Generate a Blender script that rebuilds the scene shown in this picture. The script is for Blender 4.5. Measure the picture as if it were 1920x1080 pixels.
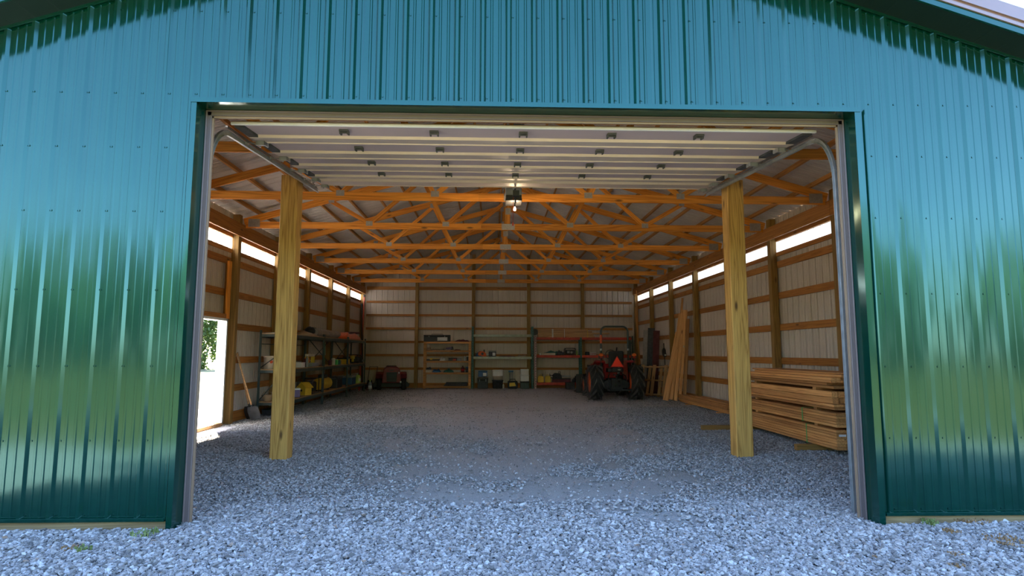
import bpy, math, random
import numpy as np
from mathutils import Vector, Matrix, Euler
random.seed(7)
rng = np.random.default_rng(11)
scene = bpy.context.scene
COL = scene.collection
for o in list(bpy.data.objects):
    bpy.data.objects.remove(o)

# ------------------------------------------------------------------ camera
F_PX, YAW, PITCH, ROLL = 1120.0, 0.0333, 0.1075, 0.0015
cam = bpy.data.cameras.new('camera'); cam.sensor_width = 36; cam.lens = F_PX / 1920 * 36
cam.clip_start = 0.05; cam.clip_end = 2000
camo = bpy.data.objects.new('camera', cam); COL.objects.link(camo)
fw = Vector((math.sin(YAW) * math.cos(PITCH), math.cos(YAW) * math.cos(PITCH), math.sin(PITCH)))
rt = Vector((math.cos(YAW), -math.sin(YAW), 0)); up = rt.cross(fw)
rt2 = rt * math.cos(ROLL) + up * math.sin(ROLL); up2 = up * math.cos(ROLL) - rt * math.sin(ROLL)
camo.matrix_world = Matrix(((rt2.x, up2.x, -fw.x, 0), (rt2.y, up2.y, -fw.y, -5.055), (rt2.z, up2.z, -fw.z, 1.436), (0, 0, 0, 1)))
scene.camera = camo

# ------------------------------------------------------------------ sky, sun, exposure
SUN_EL, SUN_AZ = math.radians(48), math.radians(28)      # behind the building, a little to its left
w = bpy.data.worlds.new('world'); scene.world = w; w.use_nodes = True
nt = w.node_tree; nt.nodes.clear()
sky = nt.nodes.new('ShaderNodeTexSky'); sky.sky_type = 'NISHITA'; sky.sun_disc = False
sky.sun_elevation = SUN_EL; sky.sun_rotation = -SUN_AZ
sky.altitude = 200; sky.air_density = 1.0; sky.dust_density = 0.7; sky.ozone_density = 3.0
bg = nt.nodes.new('ShaderNodeBackground'); bg.inputs[1].default_value = 0.15
wo = nt.nodes.new('ShaderNodeOutputWorld')
nt.links.new(sky.outputs[0], bg.inputs[0]); nt.links.new(bg.outputs[0], wo.inputs[0])
sun = bpy.data.lights.new('sun', 'SUN'); sun.energy = 10.0; sun.angle = math.radians(0.6); sun.color = (1.0, 0.93, 0.8)
suno = bpy.data.objects.new('sun', sun); COL.objects.link(suno)
sd = Vector((math.sin(SUN_AZ) * math.cos(SUN_EL), -math.cos(SUN_AZ) * math.cos(SUN_EL), -math.sin(SUN_EL)))
suno.rotation_euler = sd.to_track_quat('-Z', 'Y').to_euler(); suno.location = (-20, 60, 60)
scene.view_settings.view_transform = 'Standard'; scene.view_settings.look = 'None'
scene.view_settings.gamma = 1; scene.view_settings.use_curve_mapping = False
scene.view_settings.exposure = 3.25
scene.cycles.diffuse_bounces = 10; scene.cycles.max_bounces = 16

# ------------------------------------------------------------------ materials
class NT:
    def __init__(s, name):
        s.m = bpy.data.materials.new(name); s.m.use_nodes = True; s.t = s.m.node_tree
        s.t.nodes.clear(); s.out = s.n('ShaderNodeOutputMaterial')
    def n(s, k, **kw):
        x = s.t.nodes.new(k)
        for a, b in kw.items():
            if a.startswith('i_'):
                key = a[2:]; x.inputs[int(key) if key.isdigit() else key.replace('_', ' ')].default_value = b
            else: setattr(x, a, b)
        return x
    def l(s, a, b): s.t.links.new(a, b)
def ramp(t, fac, stops):
    r = t.n('ShaderNodeValToRGB'); t.l(fac, r.inputs[0]); e = r.color_ramp.elements
    while len(e) < len(stops): e.new(0.5)
    for i, (p, c) in enumerate(stops): e[i].position = p; e[i].color = (*c, 1) if len(c) == 3 else c
    return r.outputs[0]
def math_(t, op, a, b):
    x = t.n('ShaderNodeMath', operation=op)
    for i, v in enumerate((a, b)):
        if hasattr(v, 'links'): t.l(v, x.inputs[i])
        else: x.inputs[i].default_value = v
    return x.outputs[0]
def mixc(t, fac, a, b, mode='MIX'):
    x = t.n('ShaderNodeMix', data_type='RGBA', blend_type=mode)
    for i, v in ((0, fac), (6, a), (7, b)):
        if hasattr(v, 'links'): t.l(v, x.inputs[i])
        else: x.inputs[i].default_value = v if i == 0 else (*v, 1)
    return x.outputs[2]
def plain(name, col, rough=0.6, metal=0.0, var=0.12, scale=6.0, bump=0.0, spec=0.5, coat=0.0, emit=None):
    t = NT(name); p = t.n('ShaderNodeBsdfPrincipled')
    tc = t.n('ShaderNodeTexCoord'); nz = t.n('ShaderNodeTexNoise', i_Scale=scale, i_Detail=4.0)
    t.l(tc.outputs['Object'], nz.inputs['Vector'])
    c = ramp(t, nz.outputs[0], [(0.3, tuple(x * (1 - var) for x in col)), (0.7, tuple(min(1, x * (1 + var)) for x in col))])
    t.l(c, p.inputs['Base Color']); p.inputs['Roughness'].default_value = rough; p.inputs['Metallic'].default_value = metal
    p.inputs['Specular IOR Level'].default_value = spec; p.inputs['Coat Weight'].default_value = coat
    if emit:
        p.inputs['Emission Color'].default_value = (*emit[0], 1); p.inputs['Emission Strength'].default_value = emit[1]
    if bump:
        b = t.n('ShaderNodeBump', i_Strength=bump, i_Distance=0.01); t.l(nz.outputs[0], b.inputs['Height']); t.l(b.outputs[0], p.inputs['Normal'])
    t.l(p.outputs[0], t.out.inputs[0]); return t.m
def wood(name, lo, hi, knot=(0.12, 0.05, 0.02), rough=0.62, ring=9.0, knots=0.75, vary=0.25):
    """grain runs along the object's own X axis; every board gets its own offset"""
    t = NT(name); p = t.n('ShaderNodeBsdfPrincipled', i_Roughness=rough)
    p.inputs['Specular IOR Level'].default_value = 0.3
    tc = t.n('ShaderNodeTexCoord'); oi = t.n('ShaderNodeObjectInfo')
    off = t.n('ShaderNodeVectorMath', operation='SCALE'); off.inputs[0].default_value = (37, 11, 23); t.l(oi.outputs['Random'], off.inputs['Scale'])
    add = t.n('ShaderNodeVectorMath', operation='ADD'); t.l(tc.outputs['Object'], add.inputs[0]); t.l(off.outputs[0], add.inputs[1])
    mp = t.n('ShaderNodeMapping'); mp.inputs['Scale'].default_value = (0.16, 4, 4); t.l(add.outputs[0], mp.inputs[0])
    nz = t.n('ShaderNodeTexNoise', i_Scale=1.6, i_Detail=3.0, i_Distortion=0.6); t.l(mp.outputs[0], nz.inputs['Vector'])
    ringv = math_(t, 'MULTIPLY', nz.outputs[0], ring); fr = math_(t, 'FRACT', ringv, 0.0)
    tri = math_(t, 'ABSOLUTE', math_(t, 'SUBTRACT', fr, 0.5), 0.0)
    g = ramp(t, tri, [(0.02, lo), (0.16, tuple((a + b) / 2 for a, b in zip(lo, hi))), (0.4, hi)])
    mp2 = t.n('ShaderNodeMapping'); mp2.inputs['Scale'].default_value = (3, 90, 90); t.l(add.outputs[0], mp2.inputs[0])
    fine = t.n('ShaderNodeTexNoise', i_Scale=1.5, i_Detail=3.0); t.l(mp2.outputs[0], fine.inputs['Vector'])
    fcol = ramp(t, fine.outputs[0], [(0.3, (0.84, 0.82, 0.79)), (0.65, (1.05, 1.05, 1.05))])
    c = mixc(t, 0.8, g, fcol, 'MULTIPLY')
    # knots
    mp3 = t.n('ShaderNodeMapping'); mp3.inputs['Scale'].default_value = (1.9, 6.0, 6.0); t.l(add.outputs[0], mp3.inputs[0])
    vo = t.n('ShaderNodeTexVoronoi', i_Scale=1.0); t.l(mp3.outputs[0], vo.inputs['Vector'])
    ksel = t.n('ShaderNodeSeparateColor'); t.l(vo.outputs['Color'], ksel.inputs[0])
    kk = ramp(t, vo.outputs['Distance'], [(0.06, (1, 1, 1)), (0.17, (0, 0, 0))])
    kon = math_(t, 'GREATER_THAN', ksel.outputs[0], 1 - knots * 0.6)
    c = mixc(t, math_(t, 'MULTIPLY', math_(t, 'MULTIPLY', kk, kon), 0.85), c, knot)
    # board to board tone
    vv = ramp(t, oi.outputs['Random'], [(0.0, (1 - vary, 1 - vary * 1.1, 1 - vary * 1.2)), (1.0, (1 + vary * 0.6,) * 3)])
    c = mixc(t, 1.0, c, vv, 'MULTIPLY')
    t.l(c, p.inputs['Base Color'])
    b = t.n('ShaderNodeBump', i_Strength=0.25, i_Distance=0.004); t.l(fine.outputs[0], b.inputs['Height']); t.l(b.outputs[0], p.inputs['Normal'])
    t.l(p.outputs[0], t.out.inputs[0]); return t.m
def green_metal():
    t = NT('green_painted_steel'); p = t.n('ShaderNodeBsdfPrincipled', i_Roughness=0.5)
    tc = t.n('ShaderNodeTexCoord')
    mp = t.n('ShaderNodeMapping'); mp.inputs['Scale'].default_value = (1.0, 1.0, 0.35); t.l(tc.outputs['Object'], mp.inputs[0])
    nz = t.n('ShaderNodeTexNoise', i_Scale=2.2, i_Detail=2.0); t.l(mp.outputs[0], nz.inputs['Vector'])
    c = ramp(t, nz.outputs[0], [(0.3, (0.0008, 0.022, 0.015)), (0.7, (0.001, 0.028, 0.020))])
    t.l(c, p.inputs['Base Color'])
    p.inputs['Roughness'].default_value = 0.13; p.inputs['IOR'].default_value = 1.63; p.inputs['Specular Tint'].default_value = (0.46, 1.0, 0.98, 1)
    # oil-canning: the long shallow waviness of sheet metal
    b = t.n('ShaderNodeBump', i_Strength=0.35, i_Distance=0.03); t.l(nz.outputs[0], b.inputs['Height'])
    t.l(b.outputs[0], p.inputs['Normal'])
    t.l(p.outputs[0], t.out.inputs[0]); return t.m
def gravel_ground():
    t = NT('gravel_bed'); p = t.n('ShaderNodeBsdfPrincipled', i_Roughness=0.95)
    p.inputs['Specular IOR Level'].default_value = 0.15
    tc = t.n('ShaderNodeTexCoord'); g = tc.outputs['Object']
    vo = t.n('ShaderNodeTexVoronoi', i_Scale=60.0); t.l(g, vo.inputs['Vector'])
    big = t.n('ShaderNodeTexNoise', i_Scale=0.55, i_Detail=5.0, i_Roughness=0.62); t.l(g, big.inputs['Vector'])
    fine = t.n('ShaderNodeTexNoise', i_Scale=70.0, i_Detail=4.0, i_Roughness=0.7); t.l(g, fine.inputs['Vector'])
    sep = t.n('ShaderNodeSeparateXYZ'); t.l(g, sep.inputs[0])
    far = t.n('ShaderNodeMapRange'); far.inputs['From Min'].default_value = 1.5; far.inputs['From Max'].default_value = 9.0
    t.l(math_(t, 'ADD', sep.outputs[1], math_(t, 'MULTIPLY', math_(t, 'SUBTRACT', big.outputs[0], 0.5), 8.0)), far.inputs['Value'])
    stone = ramp(t, fine.outputs[0], [(0.3, (0.24, 0.235, 0.23)), (0.55, (0.335, 0.33, 0.32)), (0.8, (0.43, 0.42, 0.41))])
    earth = ramp(t, fine.outputs[0], [(0.3, (0.42, 0.385, 0.385)), (0.55, (0.56, 0.52, 0.52)), (0.8, (0.70, 0.67, 0.68))])
    c = mixc(t, far.outputs[0], stone, earth)
    dust = ramp(t, big.outputs[0], [(0.5, (1, 1, 1)), (0.66, (0.93, 0.9, 0.86)), (0.78, (0.8, 0.74, 0.66))])
    c = mixc(t, 0.8, c, dust, 'MULTIPLY')
    med = t.n('ShaderNodeTexNoise', i_Scale=2.6, i_Detail=6.0, i_Roughness=0.7, i_Distortion=0.8); t.l(g, med.inputs['Vector'])
    soil = ramp(t, med.outputs[0], [(0.58, (1, 1, 1)), (0.68, (0.62, 0.54, 0.46))])
    c = mixc(t, math_(t, 'MULTIPLY', far.outputs[0], 0.8), c, mixc(t, 1.0, c, soil, 'MULTIPLY'))
    t.l(c, p.inputs['Base Color'])
    b = t.n('ShaderNodeBump', i_Strength=0.9, i_Distance=0.012)
    hh = math_(t, 'SUBTRACT', fine.outputs[0], math_(t, 'MULTIPLY', vo.outputs['Distance'], 1.2))
    t.l(hh, b.inputs['Height']); t.l(b.outputs[0], p.inputs['Normal'])
    t.l(p.outputs[0], t.out.inputs[0]); return t.m
def stone_mat():
    t = NT('crushed_limestone'); p = t.n('ShaderNodeBsdfPrincipled', i_Roughness=0.9)
    p.inputs['Specular IOR Level'].default_value = 0.25
    oi = t.n('ShaderNodeObjectInfo')
    c = ramp(t, oi.outputs['Random'], [(0.0, (0.13, 0.125, 0.122)), (0.4, (0.265, 0.25, 0.245)), (0.8, (0.36, 0.345, 0.34)), (0.97, (0.48, 0.48, 0.49)), (1.0, (0.25, 0.17, 0.12))])
    tc = t.n('ShaderNodeTexCoord'); nz = t.n('ShaderNodeTexNoise', i_Scale=3.0, i_Detail=3.0); t.l(tc.outputs['Object'], nz.inputs['Vector'])
    c = mixc(t, 0.5, c, ramp(t, nz.outputs[0], [(0.3, (0.7, 0.7, 0.7)), (0.7, (1.1, 1.1, 1.1))]), 'MULTIPLY')
    t.l(c, p.inputs['Base Color']); t.l(p.outputs[0], t.out.inputs[0]); return t.m
def light_panel_mat():
    t = NT('translucent_wall_light'); a = t.n('ShaderNodeBsdfTranslucent'); a.inputs[0].default_value = (0.95, 0.96, 0.98, 1)
    b = t.n('ShaderNodeBsdfTransparent'); b.inputs[0].default_value = (0.97, 0.97, 1, 1)
    m = t.n('ShaderNodeMixShader'); m.inputs[0].default_value = 0.0
    t.l(a.outputs[0], m.inputs[1]); t.l(b.outputs[0], m.inputs[2])
    t.l(m.outputs[0], t.out.inputs[0]); return t.m
def leaf_mat(name, lo, hi):
    t = NT(name); p = t.n('ShaderNodeBsdfPrincipled', i_Roughness=0.6)
    tc = t.n('ShaderNodeTexCoord'); nz = t.n('ShaderNodeTexNoise', i_Scale=1.3, i_Detail=5.0); t.l(tc.outputs['Object'], nz.inputs['Vector'])
    t.l(ramp(t, nz.outputs[0], [(0.35, lo), (0.65, hi)]), p.inputs['Base Color'])
    tr = t.n('ShaderNodeBsdfTranslucent'); tr.inputs[0].default_value = (*hi, 1)
    m = t.n('ShaderNodeMixShader'); m.inputs[0].default_value = 0.3
    t.l(p.outputs[0], m.inputs[1]); t.l(tr.outputs[0], m.inputs[2]); t.l(m.outputs[0], t.out.inputs[0]); return t.m
def grass_mat():
    t = NT('mown_lawn'); p = t.n('ShaderNodeBsdfPrincipled', i_Roughness=0.9); p.inputs['Specular IOR Level'].default_value = 0.1
    tc = t.n('ShaderNodeTexCoord'); a = t.n('ShaderNodeTexNoise', i_Scale=0.35, i_Detail=6.0); t.l(tc.outputs['Object'], a.inputs['Vector'])
    b = t.n('ShaderNodeTexNoise', i_Scale=40.0, i_Detail=3.0); t.l(tc.outputs['Object'], b.inputs['Vector'])
    c = ramp(t, a.outputs[0], [(0.35, (0.07, 0.08, 0.02)), (0.65, (0.14, 0.115, 0.035))])
    c = mixc(t, 0.6, c, ramp(t, b.outputs[0], [(0.3, (0.55, 0.55, 0.55)), (0.7, (1.2, 1.2, 1.2))]), 'MULTIPLY')
    t.l(c, p.inputs['Base Color'])
    bb = t.n('ShaderNodeBump', i_Strength=0.8, i_Distance=0.03); t.l(b.outputs[0], bb.inputs['Height']); t.l(bb.outputs[0], p.inputs['Normal'])
    t.l(p.outputs[0], t.out.inputs[0]); return t.m

M = dict(
    green=green_metal(), bed=gravel_ground(), stone=stone_mat(), lightp=light_panel_mat(), lawn=grass_mat(),
    truss=wood('truss_pine', (0.60, 0.19, 0.022), (0.84, 0.325, 0.045), vary=0.18),
    girt=wood('girt_fir', (0.34, 0.13, 0.03), (0.47, 0.195, 0.045), vary=0.15),
    purlin=wood('purlin_fir', (0.38, 0.16, 0.04), (0.52, 0.24, 0.06), vary=0.15),
    post=wood('treated_post', (0.40, 0.205, 0.05), (0.64, 0.37, 0.10), knot=(0.07, 0.03, 0.012), ring=12, vary=0.06, knots=1.3),
    wpost=wood('treated_wall_post', (0.21, 0.11, 0.03), (0.32, 0.18, 0.05), vary=0.1),
    lumber=wood('stacked_lumber', (0.48, 0.21, 0.065), (0.66, 0.33, 0.115), vary=0.42, knots=0.5),
    skirt=wood('treated_skirt', (0.20, 0.14, 0.07), (0.30, 0.22, 0.12), vary=0.08),
    deck=wood('shelf_deck', (0.36, 0.2, 0.09), (0.55, 0.34, 0.17), vary=0.1),
    pale=wood('pale_pine', (0.42, 0.22, 0.09), (0.62, 0.36, 0.17), vary=0.15),
    dimmed_lawn=plain('dimmed_lawn_grass', (0.075, 0.08, 0.022), 0.9, 0, 0.35, 0.5), sheet=plain('inner_wall_sheet', (0.60, 0.50, 0.41), 0.42, 0.0, 0.06, 1.2, spec=0.6),
    roofsheet=plain('inner_roof_sheet', (0.62, 0.57, 0.52), 0.38, 0.1, 0.1, 1.5),
    plate=plain('galvanised_truss_plate', (0.40, 0.35, 0.32), 0.5, 0.35, 0.12, 30),
    galv=plain('galvanised_steel', (0.42, 0.44, 0.46), 0.35, 0.7, 0.15, 12),
    doorskin=plain('door_inner_skin', (0.54, 0.42, 0.42), 0.7, 0.0, 0.04, 1.5),
    lit_rail=plain('lit_section_rail', (0.62, 0.50, 0.42), 0.6, 0.0, 0.06, 2.0),  # yellower and lighter than the skin: light off the lawn put into the colour
    vinyl=plain('brown_door_stop', (0.11, 0.085, 0.085), 0.45, 0, 0.06, 3),
    vinyl2=plain('tan_weather_seal', (0.22, 0.15, 0.10), 0.5, 0, 0.06, 3),
    brown=plain('brown_roof_trim', (0.16, 0.095, 0.09), 0.25, 0, 0.08, 2, coat=1.0),
    white=plain('white_paint', (0.75, 0.75, 0.74), 0.5, 0, 0.03),
    black=plain('black_plastic', (0.018, 0.018, 0.02), 0.5, 0, 0.2),
    lug=plain('pale_tyre_lug', (0.075, 0.068, 0.062), 0.8, 0, 0.25, 9), darkred=plain('dark_mower_red', (0.16, 0.006, 0.012), 0.45, 0, 0.15, 5), rubber=plain('tyre_rubber', (0.014, 0.014, 0.014), 0.75, 0, 0.25, 9, 0.3),  # lugs coloured paler than the tyre so the chevrons stand out
    slate=plain('dark_green_steel', (0.045, 0.065, 0.06), 0.45, 0.1, 0.2, 8),
    teal=plain('teal_rack_steel', (0.03, 0.13, 0.115), 0.45, 0, 0.25, 8),
    sage=plain('sage_rack_beam', (0.36, 0.40, 0.30), 0.5, 0, 0.2, 8),
    redrack=plain('red_rack_steel', (0.48, 0.05, 0.025), 0.5, 0, 0.25, 8),
    pinkrack=plain('worn_pink_steel', (0.58, 0.38, 0.34), 0.55, 0, 0.3, 20),
    lime=plain('bright_green_paint', (0.10, 0.55, 0.16), 0.5, 0, 0.15),
    red=plain('tractor_red', (0.42, 0.012, 0.01), 0.35, 0, 0.12, 5, coat=0.4),
    orange=plain('tractor_orange', (0.75, 0.10, 0.02), 0.35, 0, 0.1, 5, coat=0.4),
    amber=plain('amber_lens', (0.85, 0.14, 0.02), 0.2, 0, 0.05, 5, coat=1.0),
    smv=plain('fluorescent_orange_sheet', (1.0, 0.05, 0.015), 0.6, 0, 0.02, 5),
    smvr=plain('red_reflective_border', (0.45, 0.01, 0.01), 0.4, 0, 0.05, 5),
    yellow=plain('safety_yellow', (0.72, 0.46, 0.04), 0.45, 0, 0.12),
    cream=plain('cream_board', (0.62, 0.52, 0.40), 0.7, 0, 0.08),
    card=plain('brown_cardboard', (0.36, 0.24, 0.14), 0.8, 0, 0.12),
    blue=plain('blue_plastic', (0.03, 0.10, 0.22), 0.45, 0, 0.15),
    grey=plain('grey_plastic', (0.25, 0.26, 0.27), 0.5, 0, 0.12),
    dgrey=plain('dark_grey_cloth', (0.06, 0.06, 0.065), 0.85, 0, 0.3, 9),
    tarp=plain('folded_tan_tarp', (0.34, 0.29, 0.26), 0.75, 0, 0.15, 8),
    maroon=plain('maroon_cloth', (0.12, 0.03, 0.035), 0.8, 0, 0.3),
    purple=plain('purple_bag', (0.20, 0.15, 0.30), 0.6, 0, 0.2),
    yellowgreen=plain('yellow_green_bottle', (0.42, 0.55, 0.12), 0.4, 0, 0.15),
    strap=plain('green_strap', (0.03, 0.42, 0.10), 0.4, 0, 0.1),
    wrap=plain('clear_stretch_wrap', (0.62, 0.58, 0.52), 0.3, 0, 0.1),
    tag=plain('white_paper_tag', (0.7, 0.68, 0.64), 0.7, 0, 0.05),
    bark=plain('tree_bark', (0.14, 0.10, 0.07), 0.9, 0, 0.3),
    leaf=leaf_mat('leaf_green', (0.018, 0.05, 0.008), (0.075, 0.12, 0.02)), farleaf=plain('far_tree_green', (0.035, 0.07, 0.015), 0.8, var=0.4, scale=0.4),
    weed=leaf_mat('weed_green', (0.10, 0.16, 0.04), (0.25, 0.30, 0.10)),
    dry=leaf_mat('dry_leaf_brown', (0.22, 0.12, 0.05), (0.36, 0.22, 0.10)),
    bulb=plain('lit_bulb', (1, 0.95, 0.85), 0.3, 0, 0.0, emit=((1, 0.72, 0.42), 170.0)),
    soffit=plain('green_soffit', (0.001, 0.010, 0.008), 0.5, 0, 0.1, 2),
    glass=plain('smoked_lens', (0.3, 0.28, 0.26), 0.15, 0, 0.05, coat=1.0),
)

# ------------------------------------------------------------------ mesh helpers
class MB:
    def __init__(s): s.v = []; s.f = []; s.m = []; s.s = []
    def add(s, vs, fs, mat=0, smooth=False, mtx=None):
        n = len(s.v)
        s.v += [tuple(mtx @ Vector(p)) for p in vs] if mtx is not None else [tuple(p) for p in vs]
        s.f += [tuple(i + n for i in f) for f in fs]; s.m += [mat] * len(fs); s.s += [smooth] * len(fs); return s
    def box(s, c, d, mat=0, rot=None):
        x, y, z = (a / 2 for a in d)
        vs = [(i * x, j * y, k * z) for i in (-1, 1) for j in (-1, 1) for k in (-1, 1)]
        fs = [(0, 1, 3, 2), (4, 6, 7, 5), (0, 4, 5, 1), (2, 3, 7, 6), (0, 2, 6, 4), (1, 5, 7, 3)]
        m = Matrix.Translation(c)
        if rot: m = m @ Euler(rot).to_matrix().to_4x4()
        return s.add(vs, fs, mat, False, m)
    def bb(s, a, b, mat=0):
        return s.box([(p + q) / 2 for p, q in zip(a, b)], [abs(q - p) for p, q in zip(a, b)], mat)
    def cyl(s, p0, p1, r0, r1=None, n=12, mat=0, smooth=True):
        r1 = r0 if r1 is None else r1; p0 = Vector(p0); p1 = Vector(p1); d = (p1 - p0)
        q = d.to_track_quat('Z', 'Y').to_matrix()
        vs = [p + q @ Vector((r * math.cos(2 * math.pi * i / n), r * math.sin(2 * math.pi * i / n), 0)) for p, r in ((p0, r0), (p1, r1)) for i in range(n)]
        s.add(vs, [(i, (i + 1) % n, n + (i + 1) % n, n + i) for i in range(n)], mat, smooth)
        s.add(vs, [tuple(range(n - 1, -1, -1)), tuple(range(n, 2 * n))], mat, False); return s
    def lathe(s, prof, n=16, mat=0, mtx=None):
        vs = []; fs = []
        for r, z in prof: vs += [(r * math.cos(2 * math.pi * i / n), r * math.sin(2 * math.pi * i / n), z) for i in range(n)]
        for k in range(len(prof) - 1):
            fs += [(k * n + i, k * n + (i + 1) % n, (k + 1) * n + (i + 1) % n, (k + 1) * n + i) for i in range(n)]
        fs += [tuple(range(n - 1, -1, -1)), tuple((len(prof) - 1) * n + i for i in range(n))]
        return s.add(vs, fs, mat, True, mtx)
    def tube(s, pts, r, n=8, mat=0):
        pts = [Vector(p) for p in pts]; vs = []; fs = []; prev = None
        for i, p in enumerate(pts):
            d = (pts[min(i + 1, len(pts) - 1)] - pts[max(i - 1, 0)]).normalized()
            if prev is None: prev = d.orthogonal().normalized()
            prev = (prev - d * prev.dot(d)).normalized(); b = d.cross(prev)
            vs += [p + (prev * math.cos(2 * math.pi * k / n) + b * math.sin(2 * math.pi * k / n)) * r for k in range(n)]
        for i in range(len(pts) - 1):
            fs += [(i * n + k, i * n + (k + 1) % n, (i + 1) * n + (k + 1) % n, (i + 1) * n + k) for k in range(n)]
        fs += [tuple(range(n - 1, -1, -1)), tuple((len(pts) - 1) * n + k for k in range(n))]
        return s.add(vs, fs, mat, True)
    def prism(s, poly, a, b, axis='y', mat=0):
        f = {'y': lambda p, t: (p[0], t, p[1]), 'x': lambda p, t: (t, p[0], p[1]), 'z': lambda p, t: (p[0], p[1], t)}[axis]
        n = len(poly); vs = [f(p, a) for p in poly] + [f(p, b) for p in poly]
        fs = [(i, (i + 1) % n, n + (i + 1) % n, n + i) for i in range(n)] + [tuple(range(n - 1, -1, -1)), tuple(range(n, 2 * n))]
        return s.add(vs, fs, mat)
    def ball(s, c, d, mat=0, n=10, rings=6, bump=0.0, seed=0, flat=0.0):
        R = random.Random(seed); vs = []; fs = []
        for j in range(rings + 1):
            th = math.pi * j / rings
            for i in range(n):
                ph = 2 * math.pi * i / n; k = 1 + R.uniform(-bump, bump)
                z = math.cos(th) * k
                if z < -flat and flat: z = -flat
                vs.append((c[0] + d[0] / 2 * math.sin(th) * math.cos(ph) * k, c[1] + d[1] / 2 * math.sin(th) * math.sin(ph) * k, c[2] + d[2] / 2 * z))
        for j in range(rings):
            fs += [(j * n + i, (j + 1) * n + i, (j + 1) * n + (i + 1) % n, j * n + (i + 1) % n) for i in range(n)]
        return s.add(vs, fs, mat, True)
    def mesh(s, name, mats):
        me = bpy.data.meshes.new(name); me.from_pydata(s.v, [], s.f)
        for m in mats: me.materials.append(m)
        me.polygons.foreach_set('material_index', s.m); me.polygons.foreach_set('use_smooth', s.s); me.update(); return me
def tag(o, label=None, cat=None, group=None, kind=None):
    for k, v in (('label', label), ('category', cat), ('group', group), ('kind', kind)):
        if v: o[k] = v
    return o
def obj(name, mb, mats, parent=None, loc=None, rot=None, bevel=0.0, segs=1):
    me = mb.mesh(name, mats if isinstance(mats, (list, tuple)) else [mats]) if isinstance(mb, MB) else mb
    o = bpy.data.objects.new(name, me); COL.objects.link(o)
    if parent: o.parent = parent
    if loc: o.location = loc
    if rot: o.rotation_euler = rot
    if bevel:
        b = o.modifiers.new('bevel', 'BEVEL'); b.width = bevel; b.segments = segs; b.limit_method = 'ANGLE'
    return o
def thing(name, label, cat, loc=(0, 0, 0), rz=0.0, group=None, kind=None):
    o = bpy.data.objects.new(name, None); COL.objects.link(o); o.location = loc; o.rotation_euler = (0, 0, rz)
    o.empty_display_size = 0.1
    return tag(o, label, cat, group, kind)
def struct(name, label=None):
    return tag(bpy.data.objects.new(name, None), label, None, None, 'structure')
_bm = {}
def board(name, p0, p1, width, thick, mat, parent=None, side=None, bevel=0.003):
    """a plank whose own X axis runs from p0 to p1; 'side' is the direction of its width"""
    p0 = Vector(p0); p1 = Vector(p1); d = p1 - p0; L = d.length; x = d.normalized()
    yv = Vector(side if side else (0, 0, 1)); yv = (yv - x * yv.dot(x)).normalized(); zv = x.cross(yv)
    key = (round(L, 3), width, thick, mat.name, bevel)
    if key not in _bm:
        mb = MB(); b = bevel; h, t = width / 2, thick / 2
        sec = [(-h + b, -t), (h - b, -t), (h, -t + b), (h, t - b), (h - b, t), (-h + b, t), (-h, t - b), (-h, -t + b)]
        mb.prism([(a, c) for a, c in sec], -L / 2, L / 2, 'x'); _bm[key] = mb.mesh(name, [mat])
    o = bpy.data.objects.new(name, _bm[key]); COL.objects.link(o)
    m = Matrix((x, yv, zv)).transposed().to_4x4(); m.translation = (p0 + p1) / 2
    if parent: o.parent = parent
    o.matrix_local = m
    return o

# rib profile of the steel panels: (offset along the panel, height of the profile)
RIB = 0.2286
def profile(w=0.9144, inner=False):
    c = []
    if inner:
        for k in range(5):
            b = k * RIB; e = 0.0012 if k == 4 else 0.0; c += [(b - 0.019 - e, -e), (b - 0.014 - e, 0.034 + e), (b + 0.010 + e, 0.034 + e), (b + 0.015 + e, -e)]
            if k < 4:
                for q in (0.078, 0.150): c += [(b + q - 0.009, 0), (b + q - 0.005, 0.007), (b + q + 0.005, 0.007), (b + q + 0.009, 0)]
        return c
    for k in range(int(round(w / RIB))):
        b = k * RIB
        c += [(b - 0.030, 0), (b - 0.012, 0.024), (b + 0.012, 0.024), (b + 0.030, 0)]
        for q in (0.078, 0.150): c += [(b + q - 0.013, 0), (b + q - 0.007, 0.006), (b + q + 0.007, 0.006), (b + q + 0.013, 0)]
    b = w; c += [(b - 0.030, 0), (b - 0.012, 0.0245), (b + 0.012, 0.0245), (b + 0.027, 0.0005)]
    return c
def sheet(name, s0, w, place, spans, mat, parent, cuts=()):
    """one corrugated panel: place(s, h, z) puts a profile point in space; spans(s) lists the z ranges of metal at s"""
    cols = [(s0 + a, h) for a, h in profile(w, mat is not M['green'])]
    for c in cuts:
        for i in range(len(cols) - 1):
            (a, ha), (b, hb) = cols[i], cols[i + 1]
            if a < c < b: cols.insert(i + 1, (c, ha + (hb - ha) * (c - a) / (b - a))); break
    mb = MB()
    for (a, ha), (b, hb) in zip(cols, cols[1:]):
        sa, sb = spans((a + b) / 2, a), spans((a + b) / 2, b)
        for (z0, z1), (y0, y1) in zip(sa, sb):
            mb.add([place(a, ha, z0), place(b, hb, y0), place(b, hb, y1), place(a, ha, z1)], [(0, 1, 2, 3)])
    return obj(name, mb, mat, parent)

# ------------------------------------------------------------------ dimensions
X1, X2, H = -2.55, 3.225, 3.575            # door opening
XL, XR, YB = -5.264, 5.932, 19.80          # inner faces of the side posts, back sheet
XC = 0.334
BAY = [2.64 + 2.44 * k for k in range(7)]  # truss lines
ZC = 4.035
def roof_z(x): return 5.93 - 0.28 * abs(x - XC)
GX, GZ, GS = 0.10, 5.63, 0.325             # soffit line on the front gable
def gable(x): return GZ - GS * abs(x - GX)

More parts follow.
